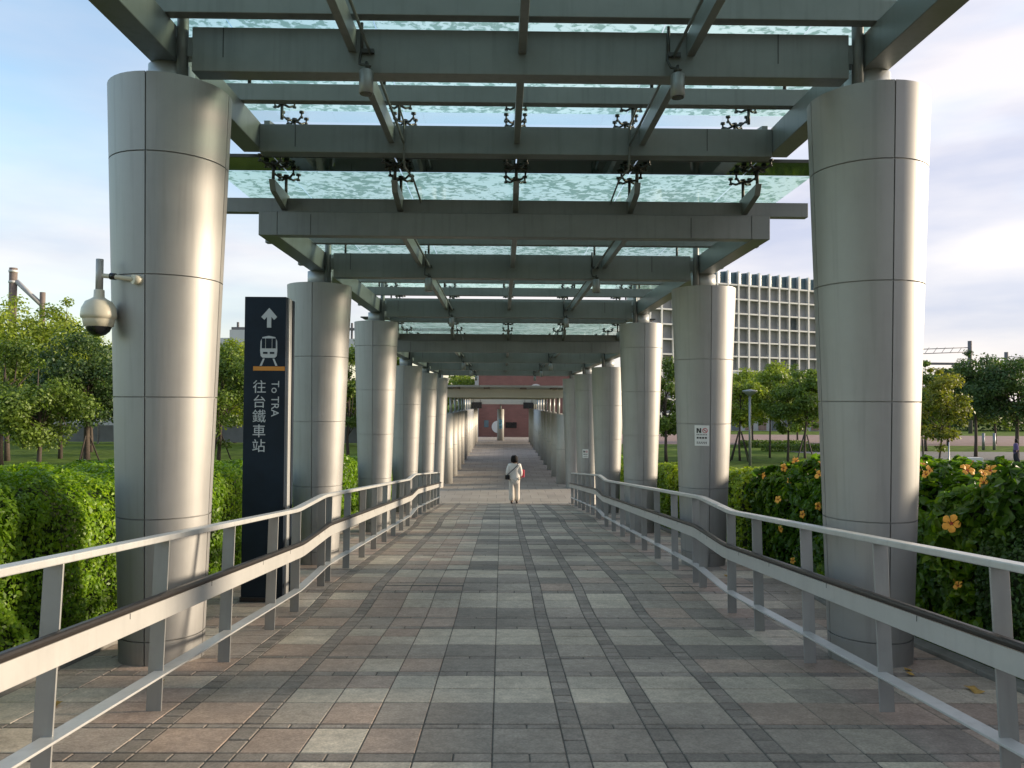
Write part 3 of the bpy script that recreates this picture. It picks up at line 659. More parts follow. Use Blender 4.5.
def hedge(name, label, s, xin, xout, y0, y1, h, size, dens, mat, seed, rough=.10, fold=False, group=None, ztop=None, corner=.30):
    rg = np.random.default_rng(seed); ym = (y0 + y1) / 2
    t = thing(name, (s * (xin + xout) / 2, ym, zf(ym) - .06), label, 'hedge', group)
    w = xout - xin; c = corner
    # cross-section perimeter: inner face up, rounded corner, top, corner, outer face
    per = [h - c, c * math.pi / 2, w - 2 * c, c * math.pi / 2, (h - c)]
    tot = sum(per); area = tot * (y1 - y0)
    def section(u):
        u = u * tot
        if u < per[0]: return xin, u, -1, 0
        u -= per[0]
        if u < per[1]: a = u / c; return xin + c - c * math.cos(a), h - c + c * math.sin(a), -math.cos(a), math.sin(a)
        u -= per[1]
        if u < per[2]: return xin + c + u, h, 0, 1
        u -= per[2]
        if u < per[3]: a = u / c; return xout - c + c * math.sin(a), h - c + c * math.cos(a), math.sin(a), math.cos(a)
        u -= per[3]; return xout, h - c - u, 1, 0
    def zb(y): return zf(y) - .06
    # core
    us = np.linspace(0, 1, 26); yy = np.arange(y0 + .08, y1 - .03, .25); vs = []
    for y in yy:
        for u in us:
            x, z, nx, nz_ = section(u); q = -.13 + rough * (noise.noise((x * 1.7 + seed, y * 1.7, z * 1.7)) + .6 * noise.noise((x * 4.5, y * 4.5 + seed, z * 4.5))); vs.append((s * (x + nx * q), y, zb(y) + z + nz_ * q))
    m = len(us); fs = [(i * m + k, i * m + k + 1, (i + 1) * m + k + 1, (i + 1) * m + k) for i in range(len(yy) - 1) for k in range(m - 1)]
    fs.append(tuple(range(m))); fs.append(tuple(range((len(yy) - 1) * m, len(yy) * m))[::-1])
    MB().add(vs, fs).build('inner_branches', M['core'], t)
    def sample(n, ya, yb):
        out, nn = [], []
        for u, y in zip(rg.random(n), rg.uniform(ya, yb, n)):
            if u > per[0] * 0 + (tot - per[4] * .6) / tot: u = rg.random() * .8
            x, z, nx, nz_ = section(u); q = rough * (noise.noise((x * 1.7 + seed, y * 1.7, z * 1.7)) + .6 * noise.noise((x * 4.5, y * 4.5 + seed, z * 4.5))) - abs(rg.normal()) * .035 + .01
            out.append((s * (x + nx * q), y, zb(y) + z + nz_ * q)); nn.append((s * nx, 0, nz_))
        return np.array(out), np.array(nn)
    yc = y0
    n_near = int(area * dens); P, Nn = sample(n_near, y0, y1)
    # end faces
    ne = int(w * h * dens)
    for ye, ny in ((y0, -1), (y1, 1)):
        pe = np.stack([s * rg.uniform(xin + .05, xout - .05, ne), ye + ny * (rg.normal(size=ne) * .03), zb(ye) + rg.uniform(0, h * .97, ne)], 1)
        P = np.concatenate([P, pe]); Nn = np.concatenate([Nn, np.tile([0, ny, 0], (ne, 1))])
    Nn = Nn + rg.normal(size=Nn.shape) * .55 + np.array([0, 0, .25])
    v = np.clip(.5 + .55 * nzv(P, 1.3, seed + 5) + rg.normal(size=len(P)) * .2, 0, 1)
    o = leaf_object('foliage', P, Nn, size, mat, t, rg, fold, var=v, aspect=.62 if fold else .55); o['kind'] = 'stuff'
    return t, section, zb
hedge('clipped_hedge', 'bright green clipped hedge behind the dome camera column', -1, 3.40, 5.6, 2.6, 7.6, 1.34, .043, 3400, LF['hedge'], 3, .15, group='clipped hedges along the walkway')
hedge('clipped_hedge', 'bright green clipped hedge behind the navy sign', -1, 3.40, 5.4, 7.62, 13.0, 1.36, .052, 2000, LF['hedge'], 4, .13, group='clipped hedges along the walkway')
hedge('clipped_hedge', 'yellow-green clipped hedge behind the third sign-side column', -1, 3.45, 5.2, 13.2, 25.0, 1.42, .085, 750, LF['hedge'], 5, .10, group='clipped hedges along the walkway')
hib, hsec, hzb = hedge('hibiscus_bush', 'glossy dark green hibiscus bush dotted with orange flowers', 1, 3.48, 5.5, 5.78, 11.3, 1.40, .105, 820, LF['hibiscus'], 6, .20, True, corner=.42)
hedge('clipped_hedge', 'dark fine-leaved rounded hedge overlapping the hibiscus bush at the railing', 1, 3.40, 4.5, 1.2, 5.85, 1.08, .045, 2600, LF['dense'], 7, .09, group='clipped hedges along the walkway', corner=.45)
hedge('clipped_hedge', 'yellow-topped clipped hedge between the second and fourth hibiscus-side columns', 1, 3.40, 5.0, 11.5, 25.0, 1.32, .08, 800, LF['hedge_y'], 8, .09, group='clipped hedges along the walkway')
hedge('clipped_hedge', 'low green hedge running beside the far canopy on the sign side', -1, 3.6, 5.2, 31, 58, 1.1, .16, 220, LF['hedge'], 9, .1, group='clipped hedges along the walkway')
hedge('clipped_hedge', 'low green hedge running beside the far canopy on the hibiscus side', 1, 3.6, 5.2, 31, 58, 1.1, .16, 220, LF['hedge'], 10, .1, group='clipped hedges along the walkway')
# hibiscus flowers
def flower_mesh():
    mb = MB()
    for k in range(5):
        a = 2 * math.pi * k / 5; ca, sa = math.cos(a), math.sin(a)
        grid = [(.008, 0, .0), (.03, -.022, .012), (.03, .022, .010), (.060, -.036, .018), (.060, 0, .024), (.060, .036, .015), (.083, -.024, .010), (.083, .022, .008), (.090, 0, .014)]
        vs = [(u * ca - v * sa, u * sa + v * ca, w + .004 * ((k * 37) % 3)) for u, v, w in grid]
        mb.add(vs, [(0, 2, 4, 1), (1, 4, 3), (2, 5, 4), (3, 4, 8, 6), (4, 5, 7, 8)], 0, True)
    mb.tube([(0, 0, -.01), (0, 0, .012)], [.010, .017], 8, 1); mb.tube([(0, 0, .01), (.004, .002, .07)], [.004, .003], 5, 2); mb.lathe([(.003, 0), (.008, .006), (.003, .012)], (.004, .002, .066), 6, 2)
    return mb.mesh('flower', [M['petal'], M['stamen'], M['orange']])
FM = flower_mesh()
_r = Vector(_r2); _u = Vector(_u2); camo = Vector((CX, 0, 0))
frg = random.Random(11)
# flowers: (distance along hedge, fraction around its section)
for y, u, sz in ((6.15, .235, .85), (7.35, .10, .62), (7.95, .12, .6), (8.35, .08, .6), (8.05, .265, .72), (7.25, .27, .72), (9.0, .29, .8), (6.65, .355, .72), (6.25, .40, .75), (7.0, .45, .75), (8.6, .34, .7), (9.6, .37, .7),
                 (10.4, .31, .7), (7.7, .41, .7), (6.3, .34, .5), (9.2, .19, .55), (10.0, .22, .6), (8.9, .42, .7), (10.8, .28, .6), (9.9, .14, .55), (7.05, .33, .5), (8.3, .47, .75), (9.4, .33, .6), (7.9, .34, .55), (6.9, .16, .45), (9.75, .27, .65), (6.05, .31, .6), (6.5, .44, .7), (7.5, .36, .65), (8.2, .38, .65), (9.1, .36, .65), (10.6, .36, .65), (10.2, .42, .7), (8.75, .22, .55), (7.6, .19, .5), (6.05, .13, .5), (9.5, .06, .5)):
    x, z, nx, nz_ = hsec(u); q = .07
    o = link('flower', FM, hib); p = Vector((x + nx * q, y, hzb(y) + z + nz_ * q)); o.location = p - root_loc(hib)
    a_ = 0.15 if u == .235 else 1.0
    d = Vector((nx - .15, -.75, nz_ + .15)) + a_ * Vector((frg.uniform(-1.1, 1.1), frg.uniform(-.7, .7), frg.uniform(-.6, .9)))
    o.rotation_mode = 'QUATERNION'; o.rotation_quaternion = d.to_track_quat('Z', 'Y'); o.scale = (sz * (1 if a_ < 1 else frg.uniform(.6, 1.)), sz, sz * (1 if a_ < 1 else frg.uniform(1, 2.4)))

def tree(name, label, x, y, h, cw, zlo, seed, mat, nleaf=7000, size=.20, trunk_r=.10, group=None, clumps=34, stakes=0, base=GZ, loose=.26, lean=.0):
    rg = np.random.default_rng(seed); rr = random.Random(seed)
    t = thing(name, (x, y, base), label, 'tree', group)
    cz0, cz1 = base + zlo, base + h; czm = (cz0 + cz1) / 2; rz = (cz1 - cz0) / 2; rx = cw / 2
    cen = []
    while len(cen) < clumps:
        v = np.array([rr.uniform(-1, 1) for _ in range(3)]); l = np.linalg.norm(v)
        if l > 1 or l < .25: continue
        out_ = rr.random() < .28
        if out_: v = v / l * rr.uniform(.95, 1.16)
        k = 1 - .35 * max(0, v[2]) ** 1.5 - .15 * max(0, -v[2])
        cen.append((x + v[0] * rx * k + lean * v[2], y + v[1] * rx * k, czm + v[2] * rz * .92, rr.uniform(.40, .62) if out_ else rr.uniform(.65, 1.2)))
    mb = MB(); top = Vector((x + rr.uniform(-.1, .1) + lean, y, cz0 + rz * 1.5))
    fork = Vector((x + rr.uniform(-.08, .08), y + rr.uniform(-.08, .08), cz0 + .1))
    mb.tube([(x, y, base - .1), (x + rr.uniform(-.06, .06), y, base + zlo * .5), fork, (fork + top) / 2 + Vector((rr.uniform(-.15, .15), rr.uniform(-.15, .15), 0)), top], [trunk_r * 1.25, trunk_r, trunk_r * .85, trunk_r * .5, .015], 8)
    tr = mb.build('trunk', M['bark'], t)
    mb = MB()
    for c in cen[::2]:
        e = Vector(c[:3]); a = fork.lerp(top, rr.uniform(0, .7)); mid = (a + e) / 2 + Vector((rr.uniform(-.2, .2), rr.uniform(-.2, .2), rr.uniform(.0, .25)))
        mb.tube([a, mid, e], [trunk_r * .42, trunk_r * .28, .012], 5)
    mb.build('branches', M['bark'], t)
    per = nleaf // clumps; P = []; Nn = []; vv = []
    for (a, b, c, k) in cen:
        r = loose * cw * k * .80; n = int(per * k * k * 1.9)
        v = rg.normal(size=(n, 3)); v /= np.linalg.norm(v, axis=1, keepdims=True); rad_ = rg.random(n) ** .55
        p = v * rad_[:, None] * np.array([r, r, r * .72]) + np.array([a, b, c]); P.append(p); Nn.append(v * .8 + np.array([0, 0, .5]) + rg.normal(size=(n, 3)) * .6)
        vv.append(np.clip(rr.uniform(.3, .7) + rg.normal(size=n) * .18, 0, 1))
    o = leaf_object('crown', np.concatenate(P), np.concatenate(Nn), size, mat, t, rg, var=np.concatenate(vv), aspect=.6)
    for k in range(stakes):
        a = 2 * math.pi * k / stakes + .4
        MB().tube([(x + .75 * math.cos(a), y + .75 * math.sin(a), base - .05), (x + .10 * math.cos(a), y + .10 * math.sin(a), base + 1.75)], .035, 6).build('stake', M['stake'], t)
    return t
def at(px, y, ):   # lateral position for a picture column at distance y
    return (px - 503) * y / 783.5 + CX
g = 'park trees on the sign side'
tree('park_tree', 'tall airy light green tree beside the brown mast', at(14, 44), 44, 9.0, 7.0, 2.6, 21, LF['tree_light'], 11000, .20, .13, g, 44)
tree('park_tree', 'upright light green tree with a thin pointed top near the dome camera', at(66, 46), 46, 9.3, 4.2, 2.8, 22, LF['tree_light'], 7000, .19, .11, g, 34)
tree('park_tree', 'dark round tree with forked dark trunk behind the dome camera column', at(92, 37), 37, 6.9, 4.9, 1.9, 23, LF['tree_dark'], 10000, .16, .15, g, 40, stakes=3)
tree('park_tree', 'small grey-green tree with pale trunk standing on the lawn before the fence', at(44, 34), 34, 4.9, 3.7, 1.5, 24, LF['tree_mid'], 8000, .15, .10, g, 32)
tree('park_tree', 'dense mid green tree filling the gap left of the mast foot', at(8, 38), 38, 6.2, 4.4, 1.8, 25, LF['tree_mid'], 8000, .17, .11, g, 34)
tree('park_tree', 'mid green tree seen between the dome camera column and the sign', at(222, 41), 41, 6.5, 4.4, 1.3, 26, LF['tree_mid'], 9000, .17, .10, g, 36, stakes=3)
tree('park_tree', 'light green tree rising behind the navy sign', at(250, 50), 50, 7.4, 5.0, 1.6, 27, LF['tree_light'], 8000, .2, .10, g, 34)
tree('park_tree', 'slim green tree between the second and third sign-side columns', at(350, 44), 44, 7.0, 3.2, 1.2, 28, LF['tree_mid'], 8000, .17, .09, g, 34)
tree('park_tree', 'broad green tree farther behind the third sign-side column', at(378, 60), 60, 8.0, 6.0, 1.5, 29, LF['tree_mid'], 8000, .24, .12, g, 34)
tree('park_tree', 'light green tree above the far canopy roof beside the brick building', at(462, 88), 88, 7.6, 5.5, 2.0, 30, LF['tree_light'], 6000, .28, .12, g, 30)
tree('park_tree', 'bushy light green tree between the airy tree and the dome camera', at(96, 52), 52, 8.2, 5.4, 1.8, 31, LF['tree_light'], 9000, .21, .12, g, 38)
tree('park_tree', 'wide mid green tree in front of the grey fence', at(30, 56), 56, 7.6, 7.0, 1.8, 32, LF['tree_mid'], 9000, .24, .12, g, 38)
tree('park_tree', 'mid green tree farther back between dome camera column and sign', at(238, 64), 64, 7.8, 6.0, 1.5, 33, LF['tree_mid'], 8000, .24, .12, g, 34)
g2 = 'park trees on the hibiscus side'
tree('park_tree', 'dark leafy tree between the second and third hibiscus-side columns', at(668, 46), 46, 6.0, 3.0, 1.4, 41, LF['tree_mid'], 8000, .17, .09, g2, 32)
tree('park_tree', 'light young tree left of the lamp post, staked with black poles', at(742, 47), 47, 5.2, 2.9, 1.9, 42, LF['tree_light'], 5000, .17, .06, g2, 28, stakes=4)
tree('park_tree', 'taller light tree with wispy top right of the lamp post', at(772, 50), 50, 6.1, 3.4, 2.0, 43, LF['tree_light'], 6500, .18, .06, g2, 32)
tree('park_tree', 'mid green tree with dark trunk under the grid facade', at(790, 46), 46, 5.3, 3.0, 1.6, 44, LF['tree_mid'], 6500, .17, .07, g2, 30)
tree('park_tree', 'leafy staked tree beside the first hibiscus-side column', at(808, 43), 43, 5.4, 3.0, 1.7, 45, LF['tree_mid'], 7000, .16, .07, g2, 32, stakes=4)
tree('park_tree', 'slender yellow-green young tree with a thin straight trunk by the bench', at(944, 37), 37, 5.3, 2.5, 1.5, 46, LF['tree_yellow'], 5200, .15, .05, g2, 30, loose=.28)
tree('park_tree', 'pale green young tree just beside the first hibiscus-side column edge', at(926, 42), 42, 5.8, 2.3, 1.7, 47, LF['tree_mid'], 5000, .16, .05, g2, 26)
tree('park_tree', 'dark green tree with two-lobed top under the overhead line mast', at(980, 52), 52, 7.0, 4.2, 2.2, 48, LF['tree_dark'], 9000, .19, .10, g2, 36)
tree('park_tree', 'large dark spreading tree above the walking person in purple', at(1022, 50), 50, 6.5, 5.0, 2.0, 49, LF['tree_dark'], 9000, .19, .12, g2, 36)
tree('park_tree', 'mid green tree partly hidden behind the yellow-green young tree', at(952, 66), 66, 6.6, 4.5, 2.0, 50, LF['tree_mid'], 6000, .24, .1, g2, 30)
tree('park_tree', 'mid green tree filling the gap between the line masts', at(1000, 70), 70, 7.4, 6.0, 1.6, 51, LF['tree_mid'], 8000, .26, .1, g2, 34)
tree('park_tree', 'dark green tree behind the pale young tree', at(930, 58), 58, 6.4, 4.4, 1.4, 52, LF['tree_dark'], 7000, .22, .1, g2, 32)
tree('park_tree', 'light green tree behind the lamp post', at(755, 64), 64, 6.6, 4.6, 1.8, 53, LF['tree_light'], 7000, .23, .08, g2, 32)
tree('park_tree', 'mid green tree farther back before the low pale building', at(800, 72), 72, 7.0, 5.0, 1.9, 54, LF['tree_mid'], 7000, .25, .08, g2, 32)
# far belt of trees closing the horizon
def far_wood(label, x0, x1, y, h, seed, mat):
    rg = np.random.default_rng(seed); n = int((x1 - x0) * 420)
    X = rg.uniform(x0, x1, n); top = np.array([h * (.62 + .5 * abs(noise.noise((x * .11, seed, 0))) + .25 * noise.noise((x * .5, seed, 3))) for x in X])
    Z = GZ + top * rg.random(n) ** .6; Y = y + rg.uniform(-3, 3, n)
    P = np.stack([X, Y, Z], 1); Nn = rg.normal(size=(n, 3)) + np.array([0, -.5, .5])
    o = leaf_object('far_wood', P, Nn, .5, mat, None, rg); props(o, label, 'trees', kind='stuff')
far_wood('far belt of green trees beyond the lawn on the sign side', -130, -8, 100, 6.0, 61, LF['tree_mid'])
far_wood('far belt of dark trees beyond the paved square', 40, 170, 108, 6.0, 62, LF['tree_dark'])

# ------------------------------------------------------------------ background buildings
def far(px, y): return at(px, y)
# grid facade building
BD = 190.
bl = thing('office_building', (70, BD, GZ), 'pale office block with a white egg-crate grid facade', 'building')
bx0, bx1 = far(640, BD), far(880, BD); nb = 19; step = 3.12; x_ = bx0
nb = int((bx1 - bx0) / step); top = 34.6; rowh = 3.72
def fy_(x): return BD + (x - bx0) * .42      # facade turns away to the right
def fp(x, d, z): return (x, fy_(x) + d, z)
def slabf(mb, x0, x1, d0, d1, z0, z1):
    mb.hexa([fp(x0, d0, z0), fp(x1, d0, z0), fp(x1, d1, z0), fp(x0, d1, z0), fp(x0, d0, z1), fp(x1, d0, z1), fp(x1, d1, z1), fp(x0, d1, z1)])
xe = bx0 + nb * step
mb = MB(); slabf(mb, bx0, xe, 1.9, 18, GZ, top - 3.6); mb.build('wall', M['concrete'], bl)
fin_pts = [bx0 + k * step for k in range(nb + 1)]
rows_z = [top - 3.7 - k * rowh for k in range(10)]
for x in fin_pts:
    mb = MB(); slabf(mb, x - .22, x + .22, 0, 1.9, GZ, top - .1); mb.build('fin', M['facade'], bl)
for z in rows_z:
    mb = MB(); slabf(mb, bx0 - .2, xe + .2, .04, 1.88, z - .19, z + .19); mb.build('floor_band', M['facade'], bl)
bays = random.Random(5)
for a, b in zip(fin_pts, fin_pts[1:]):
    for z0, z1 in zip(rows_z[1:], rows_z):
        mb = MB(); slabf(mb, a + .21, b - .21, 1.80, 1.88, z0 + .25, z1 - .25); pan = mb.build('recess_panel', M['recess'] if bays.random() < .97 else M['facglass'], bl)
        if bays.random() < .5:
            mb = MB(); slabf(mb, a + .3, a + .75, 1.70, 1.79, z0 + .35, z1 - .35); mb.build('pane', M['facglass'], bl)
    # raised glass screens along the roof edge, each turned like a shutter
    mb = MB(); p = [fp(a + .25, .2, rows_z[0] + .3), fp(b - .25, 1.7, rows_z[0] + .3), fp(b - .25, 1.76, rows_z[0] + .3), fp(a + .25, .26, rows_z[0] + .3)]
    mb.hexa(p + [(q[0], q[1], top - (.7 if j in (0, 3) else .1)) for j, q in enumerate(p)]); mb.build('roof_screen', M['teal'], bl)
# white arched shelters before the office block
for px in (735, 797):
    x = far(px, 120); mb = MB(); w = 3.2
    prof = [(x + w * math.cos(a), GZ + 5.2 + 3.2 * math.sin(a)) for a in [math.pi * k / 12 for k in range(13)]]
    vs = [(p[0], 120, p[1]) for p in prof] + [(p[0], 124, p[1]) for p in prof] + [(x + (p[0] - x) * .9, 120, GZ + 5.2 + (p[1] - GZ - 5.2) * .9) for p in prof] + [(x + (p[0] - x) * .9, 124, GZ + 5.2 + (p[1] - GZ - 5.2) * .9) for p in prof]
    fs = []
    for k in range(12): fs += [(k, k + 1, 14 + k, 13 + k), (26 + k, 39 + k, 40 + k, 27 + k), (k, 26 + k, 27 + k, k + 1), (13 + k, 14 + k, 40 + k, 39 + k)]
    mb.add(vs, fs); mb.box(x - w, x - w * .9, 120, 124, GZ, GZ + 5.2); mb.box(x + w * .9, x + w, 120, 124, GZ, GZ + 5.2)
    solo(mb, 'arched_shelter', M['white'], (x, 122, GZ), 'white arched shelter above the treetops beside the %s hibiscus-side column' % ('second' if px == 735 else 'first'), 'shelter', 'white arched shelters')
# low wall / shops behind the square
bl = thing('low_building', (far(770, 100), 100, GZ), 'low pale building behind the staked trees and paved square', 'building')
xa, xb = far(690, 100), far(830, 100)
MB().box(xa, xb, 100, 106, GZ, GZ + 2.6).build('wall', M['concrete'], bl)
MB().box(xa - .3, xb + .3, 99.6, 106.3, GZ + 2.6, GZ + 2.9).build('roof', M['facade'], bl)
k = xa + .5
while k < xb - 1.2:
    MB().box(k, k + 1.0, 99.93, 99.99, GZ + .1, GZ + 2.1).build('window', M['facglass'] if rnd.random() < .7 else M['redpave'], bl); k += 1.7
# brick building at the end of the walkway
YB = 76.
bl = thing('brick_building', (0, YB, GZ), 'dark red brick building closing the end of the walkway', 'building')
MB().box(-2.4, 6.6, YB, YB + 14, GZ, 2.78).build('wall', M['redbrick'], bl)
MB().box(-2.75, -2.38, YB - .1, YB + 14, GZ, 2.9).build('corner_pier', M['concrete'], bl)
MB().box(-2.4, 6.7, YB - .12, YB + 14, 2.78, 2.95).build('parapet', M['kerb'], bl)
mb = MB(); ax_, az_ = far(537, YB), 1.15
vs, fs = [], []
prof = [(ax_ + .68 * math.cos(a), az_ + .68 * math.sin(a)) for a in [math.pi * k / 12 for k in range(13)]]
n = len(prof); mb.add([(p[0], YB - .06, p[1]) for p in prof] + [(ax_ + (p[0] - ax_) * .8, YB - .06, az_ + (p[1] - az_) * .8) for p in prof] + [(p[0], YB, p[1]) for p in prof], [(k, k + 1, n + k + 1, n + k) for k in range(12)] + [(k, 2 * n + k, 2 * n + k + 1, k + 1) for k in range(12)])
aw = mb.build('arched_window', M['facade'], bl)
MB().add([(ax_ + (p[0] - ax_) * .8, YB - .03, az_ + (p[1] - az_) * .8) for p in prof], [tuple(range(13))[::-1]]).build('pane', M['teal'], aw)
MB().box(far(485.5, YB), far(490, YB), YB - .05, YB - .002, far(425, YB) * 0 - 2.4, -1.72).build('teal_board', M['teal'], bl)
MB().box(far(507, YB), far(518, YB), YB - .05, YB - .002, -2.45, -1.9).build('dark_board', M['black'], bl)
mb = MB(); cxd = far(500.5, YB); mb.add([(cxd - .12 + .60 * math.cos(a), YB - .04, -2.35 + .60 * math.sin(a)) for a in [2 * math.pi * k / 24 for k in range(24)]], [tuple(range(24))[::-1]]); mb.build('round_disc', M['white'], bl)
# centre post with poster in front of it
t = thing('poster_pillar', (far(502, 68), 68, -3.28), 'round grey pillar with a blue poster before the brick wall', 'pillar')
MB().lathe([(.29, 0), (.29, 2.72)], (far(502, 68), 68, -3.28), 20).build('shaft', M['farcol'], t)
MB().tube([(far(502, 68), 68, -.56), (far(502, 68), 68, -.2)], .06, 8).build('stub_pipe', M['stub'], t)
mb = MB()
for k in range(8):
    a0, a1 = R(-120 + k * 7.5), R(-120 + (k + 1) * 7.5); r = .296; x = far(502, 68)
    mb.add([(x + r * math.cos(a0), 68 + r * math.sin(a0), -2.25), (x + r * math.cos(a1), 68 + r * math.sin(a1), -2.25), (x + r * math.cos(a1), 68 + r * math.sin(a1), -1.45), (x + r * math.cos(a0), 68 + r * math.sin(a0), -1.45)], [(0, 1, 2, 3)])
mb.build('poster', mk('poster_blue', (.18, .42, .58), .5, 0, .6, 6), t)

# far low canopy and its round columns
fc = thing('low_canopy', (0, 32, -.5), 'pale flat low canopy over the far stretch of walkway', 'canopy')
CREAM = mk('far_canopy_paint', (.46, .44, .37), .55, 0, .08, 1)
MB().box(-3.0, 3.0, 32.0, 32.28, .20, .55).build('fascia', CREAM, fc, .01)
MB().box(-3.2, 3.2, 31.7, 48.0, .62, .70).build('roof_panel', M['concrete'], fc)
for x in (-2.0, -.75, .75, 2.0): MB().box(x - .12, x + .12, 31.75, 33, .551, .619).build('rafter_end', M['mastbrown'], fc)
for s in (-1, 1): MB().box(s * 2.45 - .1, s * 2.45 + .1, 32.285, 66, .22, .5).build('side_beam', CREAM, fc)
for k, y in enumerate((37, 42, 47)): MB().box(-2.34, 2.34, y, y + .2, .2, .48).build('cross_beam', CREAM, fc)
MB().box(-3.2, 3.2, 56.0, 70.0, .30, .40).build('roof_panel', M['concrete'], fc)
MB().box(-3.0, 3.0, 56.0, 56.25, -.12, .28).build('fascia', CREAM, fc, .01)
FCM = MB().lathe([(.31, 0), (.31, 2.82)], (0, 0, 0), 24).mesh('shaft', M['farcol']); FST = MB().lathe([(.07, 2.82), (.07, 3.50)], (0, 0, 0), 10).mesh('stub_pipe', M['stub']); FCAP = MB().lathe([(.318, 1.4), (.318, 1.415)], (0, 0, 0), 24).mesh('joint_ring', M['joint'])
for k in range(11):
    for s in (-1, 1):
        y = 32.0 + k * 3.3
        t = thing('round_column', (s * 2.42, y, -3.29), 'short straight grey column of the %s row under the far low canopy' % ('sign-side' if s < 0 else 'hibiscus-side'), 'column', 'short columns of the far canopy, %s side' % ('sign' if s < 0 else 'hibiscus'))
        link('shaft', FCM, t); link('stub_pipe', FST, t); link('joint_ring', FCAP, t)
for px, sdn in ((478, 'sign'), (529.5, 'hibiscus')):
    x = far(px, 56); t = thing('hanging_board', (x, 55.9, -.35), 'dark hanging information board below the far canopy, %s side' % sdn, 'sign', 'dark hanging boards')
    MB().box(x - .36, x + .36, 55.85, 55.97, -.42, .02).build('board', M['black'], t, .01)
    for dx in (-.25, .25): MB().tube([(x + dx, 55.91, .02), (x + dx, 55.91, .31)], .015, 6).build('hanger', M['mast'], t)

# railway viaduct and masts behind the sign-side trees
YV = 125.
t = thing('railway_viaduct', (-32, YV, GZ), 'pale elevated railway viaduct behind the sign-side trees', 'viaduct')
xa, xb = far(120, YV), far(452, YV)
MB().box(xa, xb, YV, YV + 6, 7.6, 9.2).build('deck', M['concrete'], t)
MB().box(xa, xb, YV - .2, YV, 8.6, 10.0).build('parapet', M['facade'], t)
x = xa + 3
while x < xb: MB().box(x - .6, x + .6, YV + 2, YV + 4, GZ, 7.6).build('pier', M['concrete'], t); x += 12
for px in (238, 300, 352, 402):
    x = far(px, YV)
    MB().box(x - .15, x + .15, YV + .5, YV + .8, 9.2, 12.6).build('gantry_post', M['mast'], t)
MB().box(far(232, YV), xb, YV + .4, YV + .9, 11.4, 11.8).build('cable_trough', M['mast'], t)
MB().box(far(232, YV), far(262, YV), YV - .4, YV + 3, 9.3, 11.3).build('equipment_room', M['facade'], t)
def mast(px, y, ztop, zarm, r, label, mat, grp=None, arm=-1, armlen=5):
    x = far(px, y); t = thing('line_mast', (x, y, GZ), label, 'mast', grp)
    MB().tube([(x, y, GZ), (x, y, ztop)], r, 10).build('post', mat, t)
    for dz in (0, -.55): MB().tube([(x, y, zarm + dz), (x + arm * armlen, y, zarm + dz - .3)], .05, 5).build('arm', M['mast'], t)
    k = 0
    while k < armlen - .8:
        MB().tube([(x + arm * k, y, zarm), (x + arm * (k + .5), y, zarm - .7)], .03, 4).build('brace', M['mast'], t); k += 1.0
    return t
mast(975, 95, 7.9, 7.1, .24, 'grey overhead line mast rising from the dark trees', M['mast'], 'overhead line masts', -1, 7)
mast(1012, 110, 7.6, 7.0, .26, 'shorter overhead line mast above the spreading dark tree', M['mast'], 'overhead line masts', 1, 5)
x = far(16, 88); t = thing('chimney_mast', (x, 88, GZ), 'brown banded mast with a sloping pale brace above the airy tree', 'mast')
MB().tube([(x, 88, GZ), (x, 88, 14.7)], .42, 12).build('post', M['mastbrown'], t)
for z in (13.0, 14.2): MB().lathe([(.47, 0), (.47, .25)], (x, 88, z), 12).build('band', M['facade'], t)
MB().tube([(x + .4, 88, 13.2), (x + 3.2, 88, 10.6)], .28, 8).build('brace', M['concrete'], t)
MB().tube([(x + 3.3, 88, 8), (x + 3.3, 88, 12.0)], .3, 8).build('short_post', M['mastbrown'], t)
# overhead wire between right masts
solo(MB().box(far(905, 120), far(1060, 120), 119.8, 120.2, 6.25, 6.6), 'railway_girder', M['mast'], (far(980, 120), 120, 6.1), 'long dark girder of the railway behind the dark trees', 'girder')
for px in (930, 975, 1020):
    pass
# fence on the sign side
fn = thing('park_fence', (-38, 62, GZ), 'low grey panel fence at the back of the lawn', 'fence')
x = -75.
while x < -12:
    MB().box(x + .05, x + 2.35, 62, 62.08, GZ + .15, GZ + 1.45).build('panel', M['fence'], fn)
    MB().box(x - .06, x + .04, 61.95, 62.12, GZ, GZ + 1.6).build('post', M['kerb'], fn); x += 2.4
solo(MB().box(-90, -16, 74, 75, GZ, GZ + 3.0), 'boundary_wall', M['concrete'], (-50, 74.5, GZ), 'pale long boundary wall behind the grey panel fence', 'wall')
# lamp post, bench, kerbstone
x, y = far(752, 43.5), 43.5
t = thing('lamp_post', (x, y, GZ), 'grey park lamp post with a flat dish head by the staked trees', 'lamp post')
MB().tube([(x, y, GZ), (x, y, GZ + 3.9)], [.075, .06], 12).build('pole', M['lamp'], t)
MB().lathe([(.06, 0), (.14, .08), (.40, .26), (.42, .32), (.05, .40)], (x, y, GZ + 3.85), 20).build('lamp_head', M['lamp'], t)
x, y = far(953, 39.5), 39.5
t = thing('park_bench', (x, y, GZ), 'low dark slab bench with pale end by the yellow-green tree', 'bench')
MB().box(x - .9, x + .75, y - .3, y + .3, GZ + .32, GZ + .42).build('seat', M['stake'], t, .01)
MB().box(x - .8, x - .5, y - .25, y + .25, GZ, GZ + .32).build('leg', M['stake'], t); MB().box(x + .3, x + .6, y - .25, y + .25, GZ, GZ + .32).build('leg', M['stake'], t)
MB().box(x + .76, x + 1.05, y - .3, y + .3, GZ, GZ + .43).build('end_block', M['concrete'], t, .01)
x, y = far(990, 46), 47.5
solo(MB().box(x - .65, x + .65, y - .25, y + .25, GZ - .01, GZ + .26), 'concrete_block', M['facade'], (x, y, GZ), 'white concrete block lying by the path under the dark trees', 'block', bevel=.03)
